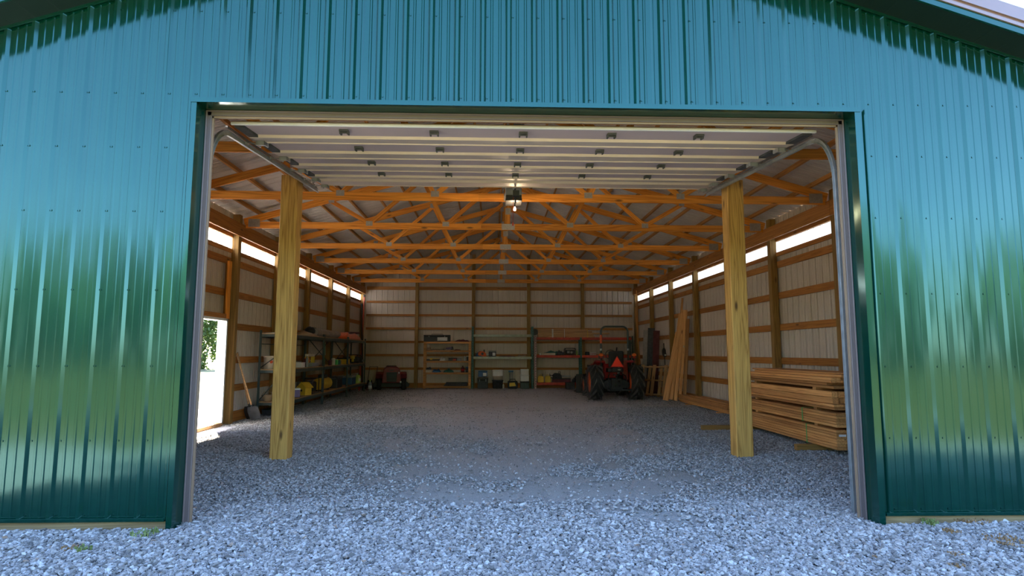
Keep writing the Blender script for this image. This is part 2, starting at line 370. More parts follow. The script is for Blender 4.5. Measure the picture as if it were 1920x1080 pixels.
# ------------------------------------------------------------------ ground
def hgt(x, y):
    o = 0.008 * math.sin(x * 1.7 + y * 0.9) + 0.006 * math.sin(x * 3.1 - y * 2.3 + 1.0)
    m = max(0.0, min(1.0, (0.9 - y) / 1.2))
    edge = max(0.0, min(1.0, (abs(x - 0.34) - 2.2) / 0.8))
    return o * 0.6 + 0.028 * m * edge - 0.004
mb = MB(); nx, ny = 90, 130
xs = [-8.5 + 17.5 * i / nx for i in range(nx + 1)]; ys = [-4.3 + 26.3 * j / ny for j in range(ny + 1)]
mb.v = [(x, y, hgt(x, y) - 0.006) for y in ys for x in xs]
mb.f = [(j * (nx + 1) + i, j * (nx + 1) + i + 1, (j + 1) * (nx + 1) + i + 1, (j + 1) * (nx + 1) + i) for j in range(ny) for i in range(nx)]
mb.m = [0] * len(mb.f); mb.s = [True] * len(mb.f)
tag(obj('floor', mb, M['bed']), 'grey crushed stone floor running from the yard into the barn', kind='structure')
S = 260
for nm, lab, mt, rects in (('lawn', 'sunlit grass in front of and around the barn', 'lawn', (((9.0, -S), (S, S)), ((-S, -S), (9.0, -4.3)), ((-8.5, 22), (9.0, S)))), ('dimmed_lawn', 'lawn beyond the side doorway, coloured darker against the glare', 'dimmed_lawn', (((-S, -4.3), (-8.5, S)),))):  # side lawn split off and coloured darker to hold its sunlight down
    mb = MB()
    for a, b in rects:
        mb.add([(a[0], a[1], -0.02), (b[0], a[1], -0.02), (b[0], b[1], -0.02), (a[0], b[1], -0.02)], [(0, 1, 2, 3)])
    tag(obj(nm, mb, M[mt]), lab, kind='structure')

# loose stones
def fbm(x, y):
    return (np.sin(x * 1.3 + 1.7 * np.sin(y * 0.9)) + np.sin(y * 1.9 + 1.3 * np.sin(x * 1.1 + 2)) + 0.7 * np.sin(x * 3.7 + y * 2.9) + 0.5 * np.sin(x * 6.1 - y * 5.3)) / 3.2
pts = []; scl = []
def scatter(n, x0, x1, y0, y1, s0, s1, keep=None, lift=0.3):
    x = rng.uniform(x0, x1, n); y = rng.uniform(y0, y1, n); k = np.ones(n, bool)
    if keep is not None: k = rng.uniform(0, 1, n) < keep(x, y)
    # nothing inside the wall line of the front panels or on the far side of the side walls
    inw = ((x < X1) | (x > X2)) & (y > -0.03) & (y < 0.3)
    k &= ~inw & ~((y > 0.3) & ((x < -5.35) | (x > 6.02)))
    x, y = x[k], y[k]; s = s0 + (s1 - s0) * rng.power(2.2, len(x)) ** 2
    z = np.array([hgt(a, b) for a, b in zip(x, y)]) + s * rng.uniform(0.0, lift, len(x))
    pts.append(np.stack([x, y, z], 1)); q = np.stack([s * rng.uniform(0.8, 1.35, len(x)), s * rng.uniform(0.65, 1.0, len(x)), s * rng.uniform(0.42, 0.8, len(x))], 1); scl.append(q)
soft = lambda v, c, w_: 1 / (1 + np.exp(-(v - c) / w_))
dusty = lambda x, y: np.clip(1.15 - np.clip((y + 0.1) / 1.3, 0, 1) * (0.35 + 0.85 * soft(fbm(x, y), -0.12, 0.06)) * np.exp(-((x - 0.45) / 2.3) ** 4) - 0.95 * soft(fbm(x * 1.3 + 3, y * 1.8), 0.36, 0.04) * soft(y, -0.35, 0.08) * np.exp(-((x - 0.3) / 2.2) ** 4), 0.06, 1)
scatter(98000, -4.8, 5.6, -1.9, 0.9, 0.012, 0.022, dusty, 0.9)
scatter(2600, -4.8, 5.6, -1.9, 0.9, 0.018, 0.028, None, 0.8)
dusty2 = lambda x, y: np.clip(1.1 - 1.05 * np.exp(-((x - 0.4) / (2.2 + 0.12 * y)) ** 4) - 0.3 * (fbm(x, y) > 0.2), 0.03, 1)
def smooth(y, a, b):
    t = np.clip((y - a) / (b - a), 0, 1); return t * t * (3 - 2 * t)
wob = lambda x, y: y + 1.1 * fbm(x * 0.9 + 2, y * 0.8)
blend = lambda x, y: dusty(x, y) * (1 - smooth(wob(x, y), 1.8, 6.5)) + dusty2(x, y) * smooth(wob(x, y), 1.8, 6.5)
scatter(120000, -4.9, 5.7, 0.9, 7.0, 0.009, 0.019, blend, 0.65)
scatter(55000, -5.4, 6.1, 7.0, 11.0, 0.008, 0.017, dusty2, 0.5)
scatter(30000, -5.4, 6.1, 11.0, 19.7, 0.008, 0.017, dusty2, 0.5)
P = np.concatenate(pts).astype(np.float32); SC = np.concatenate(scl).astype(np.float32); n = len(P)
me = bpy.data.meshes.new('gravel'); me.vertices.add(n); me.vertices.foreach_set('co', P.ravel())
a = me.attributes.new('stone_scale', 'FLOAT_VECTOR', 'POINT'); a.data.foreach_set('vector', SC.ravel())
ro = np.stack([rng.normal(0, 0.35, n), rng.normal(0, 0.35, n), rng.uniform(0, 6.28, n)], 1).astype(np.float32)
a = me.attributes.new('stone_turn', 'FLOAT_VECTOR', 'POINT'); a.data.foreach_set('vector', ro.ravel())
me.materials.append(M['stone'])
go = bpy.data.objects.new('gravel', me); COL.objects.link(go)
tag(go, 'loose grey crushed limestone lying over the yard and barn floor', 'gravel', kind='stuff')
gn = bpy.data.node_groups.new('gravel_stones', 'GeometryNodeTree')
gn.interface.new_socket('Geometry', in_out='INPUT', socket_type='NodeSocketGeometry')
gn.interface.new_socket('Geometry', in_out='OUTPUT', socket_type='NodeSocketGeometry')
N = gn.nodes; Lk = gn.links.new
gi = N.new('NodeGroupInput'); gout = N.new('NodeGroupOutput'); join = N.new('GeometryNodeGeometryToInstance')
for sd_ in (1.0, 5.0, 9.0):
    ico = N.new('GeometryNodeMeshIcoSphere'); ico.inputs['Radius'].default_value = 0.8; ico.inputs['Subdivisions'].default_value = 2
    nz = N.new('ShaderNodeTexNoise'); nz.noise_dimensions = '4D'; nz.inputs['W'].default_value = sd_; nz.inputs['Scale'].default_value = 1.1; nz.inputs['Detail'].default_value = 1.0
    sub = N.new('ShaderNodeVectorMath'); sub.operation = 'SUBTRACT'; sub.inputs[1].default_value = (0.5, 0.5, 0.5); Lk(nz.outputs['Color'], sub.inputs[0])
    sc_ = N.new('ShaderNodeVectorMath'); sc_.operation = 'SCALE'; sc_.inputs['Scale'].default_value = 1.9; Lk(sub.outputs[0], sc_.inputs[0])
    sp = N.new('GeometryNodeSetPosition'); Lk(ico.outputs['Mesh'], sp.inputs['Geometry']); Lk(sc_.outputs[0], sp.inputs['Offset'])
    sm = N.new('GeometryNodeSetMaterial'); sm.inputs['Material'].default_value = M['stone']; Lk(sp.outputs[0], sm.inputs['Geometry'])
    Lk(sm.outputs[0], join.inputs[0])
iop = N.new('GeometryNodeInstanceOnPoints'); Lk(gi.outputs[0], iop.inputs['Points']); Lk(join.outputs[0], iop.inputs['Instance'])
iop.inputs['Pick Instance'].default_value = True
for nm, sock in (('stone_scale', 'Scale'), ('stone_turn', 'Rotation')):
    at = N.new('GeometryNodeInputNamedAttribute'); at.data_type = 'FLOAT_VECTOR'; at.inputs['Name'].default_value = nm
    if sock == 'Rotation':
        e2r = N.new('FunctionNodeEulerToRotation'); Lk(at.outputs['Attribute'], e2r.inputs[0]); Lk(e2r.outputs[0], iop.inputs[sock])
    else: Lk(at.outputs['Attribute'], iop.inputs[sock])
Lk(iop.outputs[0], gout.inputs[0])
go.modifiers.new('stones', 'NODES').node_group = gn

# ------------------------------------------------------------------ front wall
wf = struct('wall_front', 'green ribbed steel front wall of the barn around the open doorway'); COL.objects.link(wf)
def front_span(mid, s):
    lo = H + 0.03 if X1 - 0.05 < mid < X2 + 0.05 else 0.10
    return [(lo, gable(s) - 0.002)]
s = -5.60 + 0.02
while s < 6.3:
    sheet('metal_panel', s, 0.9144, lambda a, h, z: (a, -h, z), front_span, M['green'], wf, (X1 - 0.05, X2 + 0.05, GX)); s += 0.9144
# screws on the flats beside each major rib
mb = MB()
scr = MB(); scr.cyl((0, 0, 0), (0, -0.006, 0), 0.0085, 0.007, 6)
for zr in (0.14, 0.72, 1.32, 1.95, 2.62, 3.18, 3.66, 4.42, 5.0):
    x = -5.58 + 0.04
    while x < 6.2:
        if zr < gable(x) - 0.05 and not (X1 - 0.08 < x < X2 + 0.08 and zr < H):
            mb.add([(x + p[0], p[1], zr + p[2]) for p in scr.v], scr.f, 0, True)
        x += RIB
tag(obj('screw', mb, M['green'], wf), kind='stuff')
for a, b in ((-5.9, X1 - 0.06), (X2 + 0.06, 6.4)):
    board('skirt_board', (a, 0.035, 0.02), (b, 0.035, 0.02), 0.19, 0.04, M['skirt'], wf)
    t = MB(); t.bb((a, -0.026, 0.088), (b, 0.0, 0.104)); t.bb((a, -0.030, 0.098), (b, -0.024, 0.116)); obj('base_trim', t, M['green'], wf)
board('girt', (-5.4, 0.08, 3.7), (6.1, 0.08, 3.7), 0.14, 0.04, M['girt'], wf)
# opening trim: face flange, deep return, header
def opening_trim():
    t1 = struct('trim_1', 'green folded steel trim lining the big door opening'); COL.objects.link(t1)
    j = MB(); j.bb((X1 - 0.028, -0.026, -0.02), (X1, 0.21, H)); j.bb((X1 - 0.045, -0.028, -0.02), (X1 + 0.001, -0.022, H + 0.0)); obj('left_jamb_trim', j, M['green'], t1)
    j = MB(); j.bb((X2, -0.026, -0.02), (X2 + 0.028, 0.21, H)); j.bb((X2 - 0.001, -0.028, -0.02), (X2 + 0.05, -0.022, H)); obj('right_jamb_trim', j, M['green'], t1)
    j = MB(); j.bb((X1 - 0.028, -0.026, H), (X2 + 0.028, 0.21, H + 0.028)); j.bb((X1 - 0.05, -0.034, H + 0.0), (X2 + 0.05, -0.026, H + 0.042)); obj('header_trim', j, M['green'], t1)
    t2 = struct('trim_2', 'brown and tan vinyl stop with weather seal inside the big door opening'); COL.objects.link(t2)
    for sx, x in ((1, X1), (-1, X2)):
        j = MB()
        j.bb((x, 0.15, -0.02), (x + sx * 0.048, 0.19, H)); j.bb((x, 0.135, -0.02), (x + sx * 0.014, 0.16, H - 0.0))
        obj('door_stop', j, M['vinyl'], t2, bevel=0.004)
        j = MB(); j.bb((x + sx * 0.046, 0.165, -0.02), (x + sx * 0.062, 0.185, H - 0.05)); obj('weather_seal', j, M['vinyl2'], t2)
    j = MB(); j.bb((X1, 0.15, H - 0.048), (X2, 0.19, H)); j.bb((X1, 0.135, H - 0.014), (X2, 0.16, H)); obj('door_stop', j, M['vinyl'], t2, bevel=0.004)
    j = MB(); j.bb((X1 + 0.046, 0.165, H - 0.064), (X2 - 0.046, 0.185, H - 0.046)); obj('weather_seal', j, M['vinyl2'], t2)
    # framing behind the trim: jamb posts and header board
    t3 = struct('trim_3', 'timber framing boards behind the big door opening'); COL.objects.link(t3)
    for x in (X1 - 0.10, X2 + 0.10): board('jamb_post', (x, 0.135, -0.2), (x, 0.135, 3.95), 0.13, 0.14, M['wpost'], t3, side=(1, 0, 0))
    board('header_board', (X1 - 0.2, 0.235, H + 0.10), (X2 + 0.2, 0.235, H + 0.10), 0.28, 0.04, M['girt'], t3)
opening_trim()

# ------------------------------------------------------------------ soffit, rake and roof
OV = -0.31
sf = struct('roof_overhang', 'green soffit and brown rake trim of the gable overhang'); COL.objects.link(sf)
for sx in (-1, 1):
    xe = GX + sx * 6.5; L = abs(xe - GX); k = 0; stp = 0.203
    while k * stp < L - 0.05:
        a = GX + sx * k * stp; b = GX + sx * min((k + 1) * stp - 0.006, L); m_ = MB()
        za, zb = GZ - GS * abs(a - GX), GZ - GS * abs(b - GX)
        vs = [(a, -0.001, za), (b, -0.001, zb), (b, OV, zb), (a, OV, za)]
        vs += [(p[0], p[1], p[2] + 0.012) for p in vs]
        m_.add(vs, [(3, 2, 1, 0), (4, 5, 6, 7), (0, 1, 5, 4), (1, 2, 6, 5), (2, 3, 7, 6), (3, 0, 4, 7)])
        m_.add([(b, -0.001, zb - 0.001), (b + sx * 0.012, -0.001, zb - 0.004), (b + sx * 0.012, OV, zb - 0.004), (b, OV, zb - 0.001), (b, -0.001, zb + 0.02), (b + sx * 0.012, -0.001, zb + 0.02), (b + sx * 0.012, OV, zb + 0.02), (b, OV, zb + 0.02)],
               [(3, 2, 1, 0), (4, 5, 6, 7), (0, 1, 5, 4), (1, 2, 6, 5), (2, 3, 7, 6), (3, 0, 4, 7)])
        obj('soffit_panel', m_, M['soffit'], sf); k += 1
    def strip(name, y0, y1, h0, h1, mat):
        m_ = MB(); a, b = (GX, xe)
        za, zb = GZ, GZ - GS * L
        m_.add([(a, y0, za + h0), (b, y0, zb + h0), (b, y1, zb + h0), (a, y1, za + h0), (a, y0, za + h1), (b, y0, zb + h1), (b, y1, zb + h1), (a, y1, za + h1)],
               [(0, 1, 2, 3), (4, 7, 6, 5), (0, 4, 5, 1), (1, 5, 6, 2), (2, 6, 7, 3), (3, 7, 4, 0)])
        return obj(name, m_, mat, sf)
    strip('soffit_channel', -0.034, -0.021, -0.022, 0.003, M['green'])
    strip('green_fascia', OV, OV - 0.02, -0.018, 0.040, M['green'])
    strip('rake_trim', OV, OV - 0.032, 0.040, 0.068, M['brown'])
    strip('rake_trim', OV, OV - 0.024, 0.068, 0.094, M['brown'])
    strip('rake_trim', OV, OV - 0.040, 0.094, 0.21, M['brown'])
    strip('rake_roof', OV - 0.03, 0.42, 0.19, 0.212, M['brown'])
    m_ = MB(); q_ = [(GX, GZ + 0.2), (xe, GZ - GS * L + 0.2), (xe, roof_z(xe) + 0.06), (GX, roof_z(GX) + 0.06)]; m_.prism(q_, 0.36, 0.375, 'y'); obj('gable_leak_sheet', m_, M['brown'], sf)  # unseen sheet added to close a light leak between rake and roof
rf = struct('roof', 'ribbed steel roof sheets on timber purlins'); COL.objects.link(rf)
for sx in (-1, 1):
    run = 5.86
    base = None; s = 0.37
    while s < YB + 0.2:
        if base is None:
            mbs = MB(); prof = profile(0.9144)
            for (a, ha), (b, hb) in zip(prof, prof[1:]):
                q = [(sx * 0.0, a, 0.02 + ha), (sx * run, a, 0.02 + ha - 0.28 * run), (sx * run, b, 0.02 + hb - 0.28 * run), (0, b, 0.02 + hb)]
                mbs.add(q, [(0, 1, 2, 3)])
            base = mbs.mesh('roof_panel', [M['roofsheet']])
        o = obj('roof_panel', base, None, rf, loc=(XC, s, 5.93)); s += 0.9144
    ang = math.atan(0.28)
    for k in range(11):
        r = 0.1 + k * 0.58
        x = XC + sx * r; z = 5.93 - 0.28 * r - 0.045
        for (ya, yb) in ((0.05, 5.08), (5.08, 9.96), (9.96, 14.84), (14.84, 19.75)):
            board('purlin', (x, ya + 0.005, z), (x, yb - 0.005, z), 0.088, 0.04, M['purlin'], rf, side=(sx * math.sin(ang), 0, math.cos(ang)))
mb = MB(); mb.prism([(XC - 0.25, roof_z(XC - 0.25) + 0.045), (XC, 6.0), (XC + 0.25, roof_z(XC + .25) + 0.045), (XC, 6.02)], 0.4, YB, 'y'); obj('ridge_cap', mb, M['brown'], rf)

# ------------------------------------------------------------------ side and back walls
DY0, DY1, DZ = 5.93, 7.10, 2.10     # the small side doorway
GIRT = (3.30, 2.64, 1.97, 1.27, 0.69)
def side_wall(name, sx, xi, label):
    wl = struct(name, label); COL.objects.link(wl)
    xo = xi + sx * 0.18; left = sx < 0
    def spans(mid, s):
        r = [(-0.05, 3.585), (3.80, roof_z(xo) + 0.02)]
        if left and DY0 < mid < DY1: r[0] = (DZ, 3.585)
        return r
    s = 0.0
    while s < YB - 0.02:
        sheet('metal_panel', s, 0.9144, lambda a, h, z: (xo + sx * h, a, z), spans, M['sheet'], wl, (DY0, DY1)); s += 0.9144
    s = 0.0
    while s < YB - 0.02:
        sheet('light_panel', s, 0.9144, lambda a, h, z: (xo + sx * (h + 0.004), a, z), lambda m_, q: [(3.54, 3.85)], M['lightp'], wl); s += 0.9144
    ends = [0.30] + [y - 0.09 for y in BAY] + [YB - 0.16]
    for y in ends[1:]:
        board('wall_post', (xi + sx * 0.07, y, -0.1), (xi + sx * 0.07, y, roof_z(xo) - 0.02), 0.14, 0.14, M['wpost'], wl, side=(1, 0, 0), bevel=0.005)
    yy = [0.10] + ends[1:]
    for i in range(len(yy) - 1):
        a, b = yy[i] + 0.073, yy[i + 1] - 0.073
        for z in GIRT:
            if left and i == 2 and z < 1.5:      # the doorway bay
                for p, q in ((a, DY0 - 0.05), (DY1 + 0.05, b)):
                    if q - p > 0.1: board('girt', (xi + sx * 0.155, p, z), (xi + sx * 0.155, q, z), 0.14, 0.04, M['girt'], wl)
                continue
            if left and i == 2 and z < 2.1: continue
            board('girt', (xi + sx * 0.155, a, z), (xi + sx * 0.155, b, z), 0.14, 0.04, M['girt'], wl)
        for z in (3.52, 3.84):
            board('light_rail', (xi + sx * 0.14, a, z), (xi + sx * 0.14, b, z), 0.085, 0.04, M['girt'], wl)
        if left and i == 2:
            for p, q in ((a, DY0 - 0.06), (DY1 + 0.06, b)):
                if q - p > 0.05: board('skirt_board', (xi + sx * 0.155, p, 0.08), (xi + sx * 0.155, q, 0.08), 0.24, 0.04, M['girt'], wl)
        else: board('skirt_board', (xi + sx * 0.155, a, 0.08), (xi + sx * 0.155, b, 0.08), 0.24, 0.04, M['girt'], wl)
    for a, b in ((0.25, 5.0), (5.0, 9.88), (9.88, 14.76), (14.76, YB - 0.1)):
        board('eave_beam', (xi - sx * 0.02, a + 0.004, 3.965), (xi - sx * 0.02, b - 0.004, 3.965), 0.27, 0.038, M['girt'], wl)
    return wl
wl = side_wall('wall_left', -1, XL, 'left wall of timber posts, girts and pale ribbed steel with a clear strip under the eave')
wr = side_wall('wall_right', 1, XR, 'right wall of timber posts, girts and pale ribbed steel with a clear strip under the eave')
# framing over the side doorway
xd = XL - 0.075
for y in (DY0 - 0.03, DY1 + 0.03): board('door_stud', (xd, y, DZ + 0.02 if y > 6.5 else 0), (xd, y, 3.22 if y > 6.5 else 3.48), 0.12, 0.04, M['girt'], wl, side=(1, 0, 0))
board('door_stud', (XL - 0.03, 7.06, 2.10), (XL - 0.03, 7.06, 3.26), 0.13, 0.04, M['truss'], wl, side=(0, 1, 0))
board('door_header', (xd, DY0 - 0.05, DZ + 0.045), (xd, DY1 + 0.05, DZ + 0.045), 0.09, 0.12, M['girt'], wl)
d1 = struct('door_1', 'white framed side doorway in the left wall, open to the lawn'); COL.objects.link(d1)
for y in (DY0 + 0.02, DY1 - 0.03):
    m_ = MB(); m_.bb((XL - 0.20, y - 0.025, 0.03), (XL - 0.02, y + 0.025, DZ)); m_.bb((XL - 0.14, y - 0.04, 0.03), (XL - 0.11, y + 0.04, DZ)); obj('door_jamb', m_, M['white'], d1, bevel=0.003)
m_ = MB(); m_.bb((XL - 0.20, DY0, DZ - 0.05), (XL - 0.02, DY1, DZ)); obj('door_head', m_, M['white'], d1, bevel=0.003)
m_ = MB(); m_.bb((XL - 0.24, DY0 - 0.02, -0.01), (XL - 0.02, DY1, 0.06)); obj('door_threshold', m_, M['pale'], d1)
m_ = MB(); m_.bb((XL - 0.105, DY1 - 0.058, 1.10), (XL - 0.06, DY1 - 0.054, 1.15)); m_.bb((XL - 0.105, DY1 - 0.058, 0.93), (XL - 0.06, DY1 - 0.054, 0.99)); obj('strike_plate', m_, M['galv'], d1)
m_ = MB(); m_.bb((-6.32, DY0 - 0.015, 0.06), (XL - 0.22, DY0 + 0.03, DZ - 0.05)); lf = obj('door_leaf', m_, M['white'], d1, bevel=0.004)
m_ = MB(); m_.cyl((-6.24, DY0 + 0.03, 1.0), (-6.24, DY0 + 0.08, 1.0), 0.012, n=8); m_.ball((-6.24, DY0 + 0.10, 1.0), (0.055, 0.05, 0.055)); obj('door_knob', m_, M['galv'], lf)

wb = struct('wall_back', 'back wall of timber posts, girts and pale ribbed steel'); COL.objects.link(wb)
s = XL - 0.2
while s < XR + 0.2:
    sheet('metal_panel', s, 0.9144, lambda a, h, z: (a, YB + h, z), lambda m_, q: [(-0.05, roof_z(q) + 0.05)], M['sheet'], wb, (XC,)); s += 0.9144
bp = [-3.10, -0.77, 1.52, 3.77]
for x in bp: board('wall_post', (x, YB - 0.13, -0.1), (x, YB - 0.13, roof_z(x) - 0.12), 0.14, 0.14, M['wpost'], wb, side=(1, 0, 0), bevel=0.005)
xx = [XL - 0.0] + bp + [XR]
for i in range(5):
    a, b = xx[i] + 0.073, xx[i + 1] - 0.073
    for z in (3.51, 2.96, 2.41, 1.86, 1.32, 0.77): board('girt', (a, YB - 0.04, z), (b, YB - 0.04, z), 0.09, 0.04, M['girt'], wb)
    board('girt', (a, YB - 0.04, 4.08), (b, YB - 0.04, 4.08), 0.14, 0.04, M['girt'], wb)
    board('skirt_board', (a, YB - 0.04, 0.08), (b, YB - 0.04, 0.08), 0.22, 0.04, M['girt'], wb)

# ------------------------------------------------------------------ roof trusses
NTH = ['first', 'second', 'third', 'fourth', 'fifth', 'sixth', 'seventh']
def truss_mesh(o, first):
    e = 5.53
    def rel(r, h): return (XC + r, 0, ZC + 0.14 + h)
    board('bottom_chord', (XC - e, 0, ZC + 0.07), (XC + 0.02 - 0.6, 0, ZC + 0.07), 0.14, 0.038, M['truss'], o)
    board('bottom_chord', (XC + 0.021 - 0.6, 0, ZC + 0.07), (XC + e, 0, ZC + 0.07), 0.14, 0.038, M['truss'], o)
    for sx in (-1, 1):
        # lower edge of the top chord leaves the bottom chord at rel 5.3
        ln = math.hypot(1, .28); up_ = 0.07
        p0 = Vector(rel(sx * 5.55, -0.07)); p1 = Vector(rel(sx * 0.02, 0.28 * 5.28))
        nrm = Vector((sx * 0.28, 0, 1)).normalized() * up_
        board('top_chord', p0 + nrm, p1 + nrm, 0.14, 0.038, M['truss'], o)
        for a, b in (((2.97, 0), (3.76, 0.44)), ((2.93, 0), (1.88, 0.92)), ((1.36, 0), (1.84, 0.95)), ((1.30, 0), (0.06, 1.05))):
            board('web', rel(sx * a[0], a[1] - 0.01), rel(sx * b[0], b[1] + 0.01), 0.088, 0.034, M['truss'], o)
        for (x, h, w_, hh) in ((5.36, -0.03, 0.24, 0.17), (2.95, -0.02, 0.14, 0.10), (1.33, -0.02, 0.14, 0.10), (1.86, 0.98, 0.13, 0.12), (3.76, 0.47, 0.12, 0.10)):
            for y in (-0.0215, 0.0215):
                m_ = MB(); c = rel(sx * x, h); m_.box((c[0], y, c[2]), (w_, 0.004, hh)); obj('gusset_plate', m_, M['plate'], o)
    board('king_post', rel(0, 0), rel(0, 1.46), 0.088, 0.034, M['truss'], o, side=(1, 0, 0))
    for (x, h, w_, hh) in ((0, -0.07, 0.28, 0.13), (0, 1.05, 0.13, 0.16), (0, 1.5, 0.2, 0.14), (0, 0.27, 0.12, 0.14)):
        m_ = MB(); c = rel(x, h); m_.box((c[0], -0.0215, c[2]), (w_, 0.004, hh)); obj('gusset_plate', m_, M['plate'], o)
t0 = thing('roof_truss', 'first pine roof truss, above the raised door sections', 'roof truss', (0, BAY[0], 0), group='pine roof trusses across the barn')
truss_mesh(t0, True)
TL_ = ['', 'second pine roof truss, the one carrying the door opener', 'third pine roof truss, just behind the opener light bulb',
       'fourth pine roof truss counted from the doorway', 'fifth pine roof truss, two frames before the last',
       'sixth pine roof truss, one frame before the last', 'last pine roof truss, in front of the back wall']
for k in range(1, 7):
    c = t0.copy(); COL.objects.link(c); c.location = (0, BAY[k], 0); c['label'] = TL_[k]
    for ch in list(t0.children):
        d = ch.copy(); COL.objects.link(d); d.parent = c

# ------------------------------------------------------------------ freestanding posts
for nm, x0, lab in (('timber_post', -2.99, 'square treated timber post with a long drying crack, before the side doorway wall'), ('timber_post', 3.395, 'square treated timber post with arched grain, standing before the lumber stack')):
    o = board(nm, (x0 + 0.118, 3.40, -0.05), (x0 + 0.118, 3.40, 3.93), 0.235, 0.235, M['post'], None, side=(1, 0, 0), bevel=0.010)
    tag(o, lab, 'post', 'treated posts inside the doorway')

# ------------------------------------------------------------------ raised sectional door
DX0, DX1 = -2.47, 3.145
def dz(y): return 3.553 + 0.090 * y
dr = thing('sectional_door', 'pale steel overhead door rolled up under the trusses', 'garage door', (0, 0, 0))
secs = [0.48, 1.16, 1.84, 2.51, 3.08, 3.52]
rail0 = [0.41, 0.36, 0.32, 0.31, 0.04]
sl = math.atan(0.090)
for i in range(len(secs) - 1):
    a, b = secs[i], secs[i + 1]; L = (b - a) - 0.008
    m_ = MB()
    # profile across the section (y, z): rails drop at both edges, a pan between
    ra = rail0[i]
    pr = [(0.0, -0.004), (0.005, -0.016), (0.02, -0.008), (ra - 0.012, -0.006), (ra, -0.034), (L - 0.035, -0.016), (L - 0.028, -0.028), (L - 0.003, -0.024), (L, 0.0), (L, 0.012), (0, 0.012)]
    for k in range(len(pr)):
        p, q = pr[k], pr[(k + 1) % len(pr)]
        mat = 1 if k in (0, 3, 4, 5, 6) else 0
        m_.add([(DX0, p[0], p[1]), (DX1, p[0], p[1]), (DX1, q[0], q[1]), (DX0, q[0], q[1])], [(0, 1, 2, 3)], mat)
    for x in (DX0, DX1): m_.add([(x, p[0], p[1]) for p in pr], [tuple(range(len(pr)))], 2)
    sct = obj('door_section', m_, [M['doorskin'], M['lit_rail'], M['galv']], dr, loc=(0, a, dz(a)), rot=(sl, 0, 0))
    # end stiles, hinges and rollers
    for sx, x in ((1, DX0), (-1, DX1)):
        e = MB(); e.bb((x, 0.06, -0.030), (x + sx * 0.09, max(ra, 0.12), -0.005)); obj('end_stile', e, M['dgrey'], sct)  # dark colour gives the stile its shading between the brackets
        e = MB(); e.bb((x, L - 0.055, -0.06), (x + sx * 0.09, L - 0.03, -0.026)); e.bb((x, L - 0.10, -0.065), (x + sx * 0.012, L + 0.02, -0.024)); e.bb((x + sx * 0.078, L - 0.10, -0.065), (x + sx * 0.09, L + 0.02, -0.024)); e.bb((x, L - 0.10, -0.068), (x + sx * 0.09, L - 0.085, -0.024))
        e.cyl((x - sx * 0.12, L - 0.045, -0.034), (x + sx * 0.06, L - 0.045, -0.034), 0.006, n=6); e.cyl((x - sx * 0.12, L - 0.045, -0.034), (x - sx * 0.10, L - 0.045, -0.034), 0.022, n=10)
        obj('roller_hinge', e, M['galv'], sct)
    if i < 4:
        for k in range(5):
            x = 0.30 + (k - 2) * 0.88; e = MB(); y = (0.18, 0.15, 0.15, 0.12)[i]
            e.box((x, y - 0.02, -0.020), (0.085, 0.035, 0.02)); e.box((x - 0.036, y + 0.012, -0.03), (0.014, 0.07, 0.04)); e.box((x + 0.036, y + 0.012, -0.03), (0.014, 0.07, 0.04)); e.cyl((x - 0.04, y - 0.01, -0.038), (x + 0.04, y - 0.01, -0.038), 0.008, n=6)
            obj('hinge', e, M['dgrey'], sct)
m_ = MB(); m_.bb((DX0, 0.450, dz(.46) - 0.030), (DX1, 0.478, dz(.46) - 0.002)); obj('bottom_seal', m_, M['white'], dr, bevel=0.006)
for sx, x in ((-1, DX0 - 0.125), (1, DX1 + 0.088)):
    path = [(x, 0.34, 0.0), (x, 0.34, 3.05)] + [(x, 0.34 + 0.40 * (1 - math.cos(a)), 3.05 + 0.52 * math.sin(a)) for a in [math.pi / 2 * k / 8 for k in range(1, 9)]] + [(x, 3.72, 3.82)]
    m_ = MB(); hw = 0.024
    for i in range(len(path) - 1):
        p, q = Vector(path[i]), Vector(path[i + 1]); d = (q - p).normalized(); nn = Vector((1, 0, 0)).cross(d)
        for (a0, a1, b0, b1) in ((-0.014, 0.014, hw, hw - 0.004), (-0.014, 0.014, -hw, -hw + 0.004), (sx * 0.014, sx * 0.010, -hw, hw)):
            vs = [P_ + Vector((ax, 0, 0)) + nn * bb for P_ in (p, q) for ax, bb in ((a0, b0), (a1, b0), (a1, b1), (a0, b1))]
            m_.add(vs, [(0, 1, 5, 4), (1, 2, 6, 5), (2, 3, 7, 6), (3, 0, 4, 7), (0, 3, 2, 1), (4, 5, 6, 7)])
    obj('track', m_, M['galv'], dr)
    m_ = MB(); xa = x + sx * 0.03
    m_.bb((min(xa, xa + sx * .035), 0.256, 0.05), (max(xa, xa + sx * .035), 0.26, 3.0))
    obj('track_angle', m_, M['galv'], dr)
    m_ = MB(); yh = 3.40
    m_.bb((x + sx * 0.018, 0.7, 3.64), (x + sx * 0.022, 3.72, 3.70)) if False else None
    p, q = Vector((x + sx * 0.02, 0.72, 3.625)), Vector((x + sx * 0.02, 3.72, 3.855))
    m_.add([p, q, q + Vector((0, 0, 0.03)), p + Vector((0, 0, 0.03)), p + Vector((sx * 0.03, 0, 0.03)), q + Vector((sx * 0.03, 0, 0.03))], [(0, 1, 2, 3), (3, 2, 5, 4)])
    m_.bb((x + sx * 0.018, 3.5, 3.82), (x + sx * 0.024, 3.56, 4.03))
    obj('track_hanger', m_, M['galv'], dr)
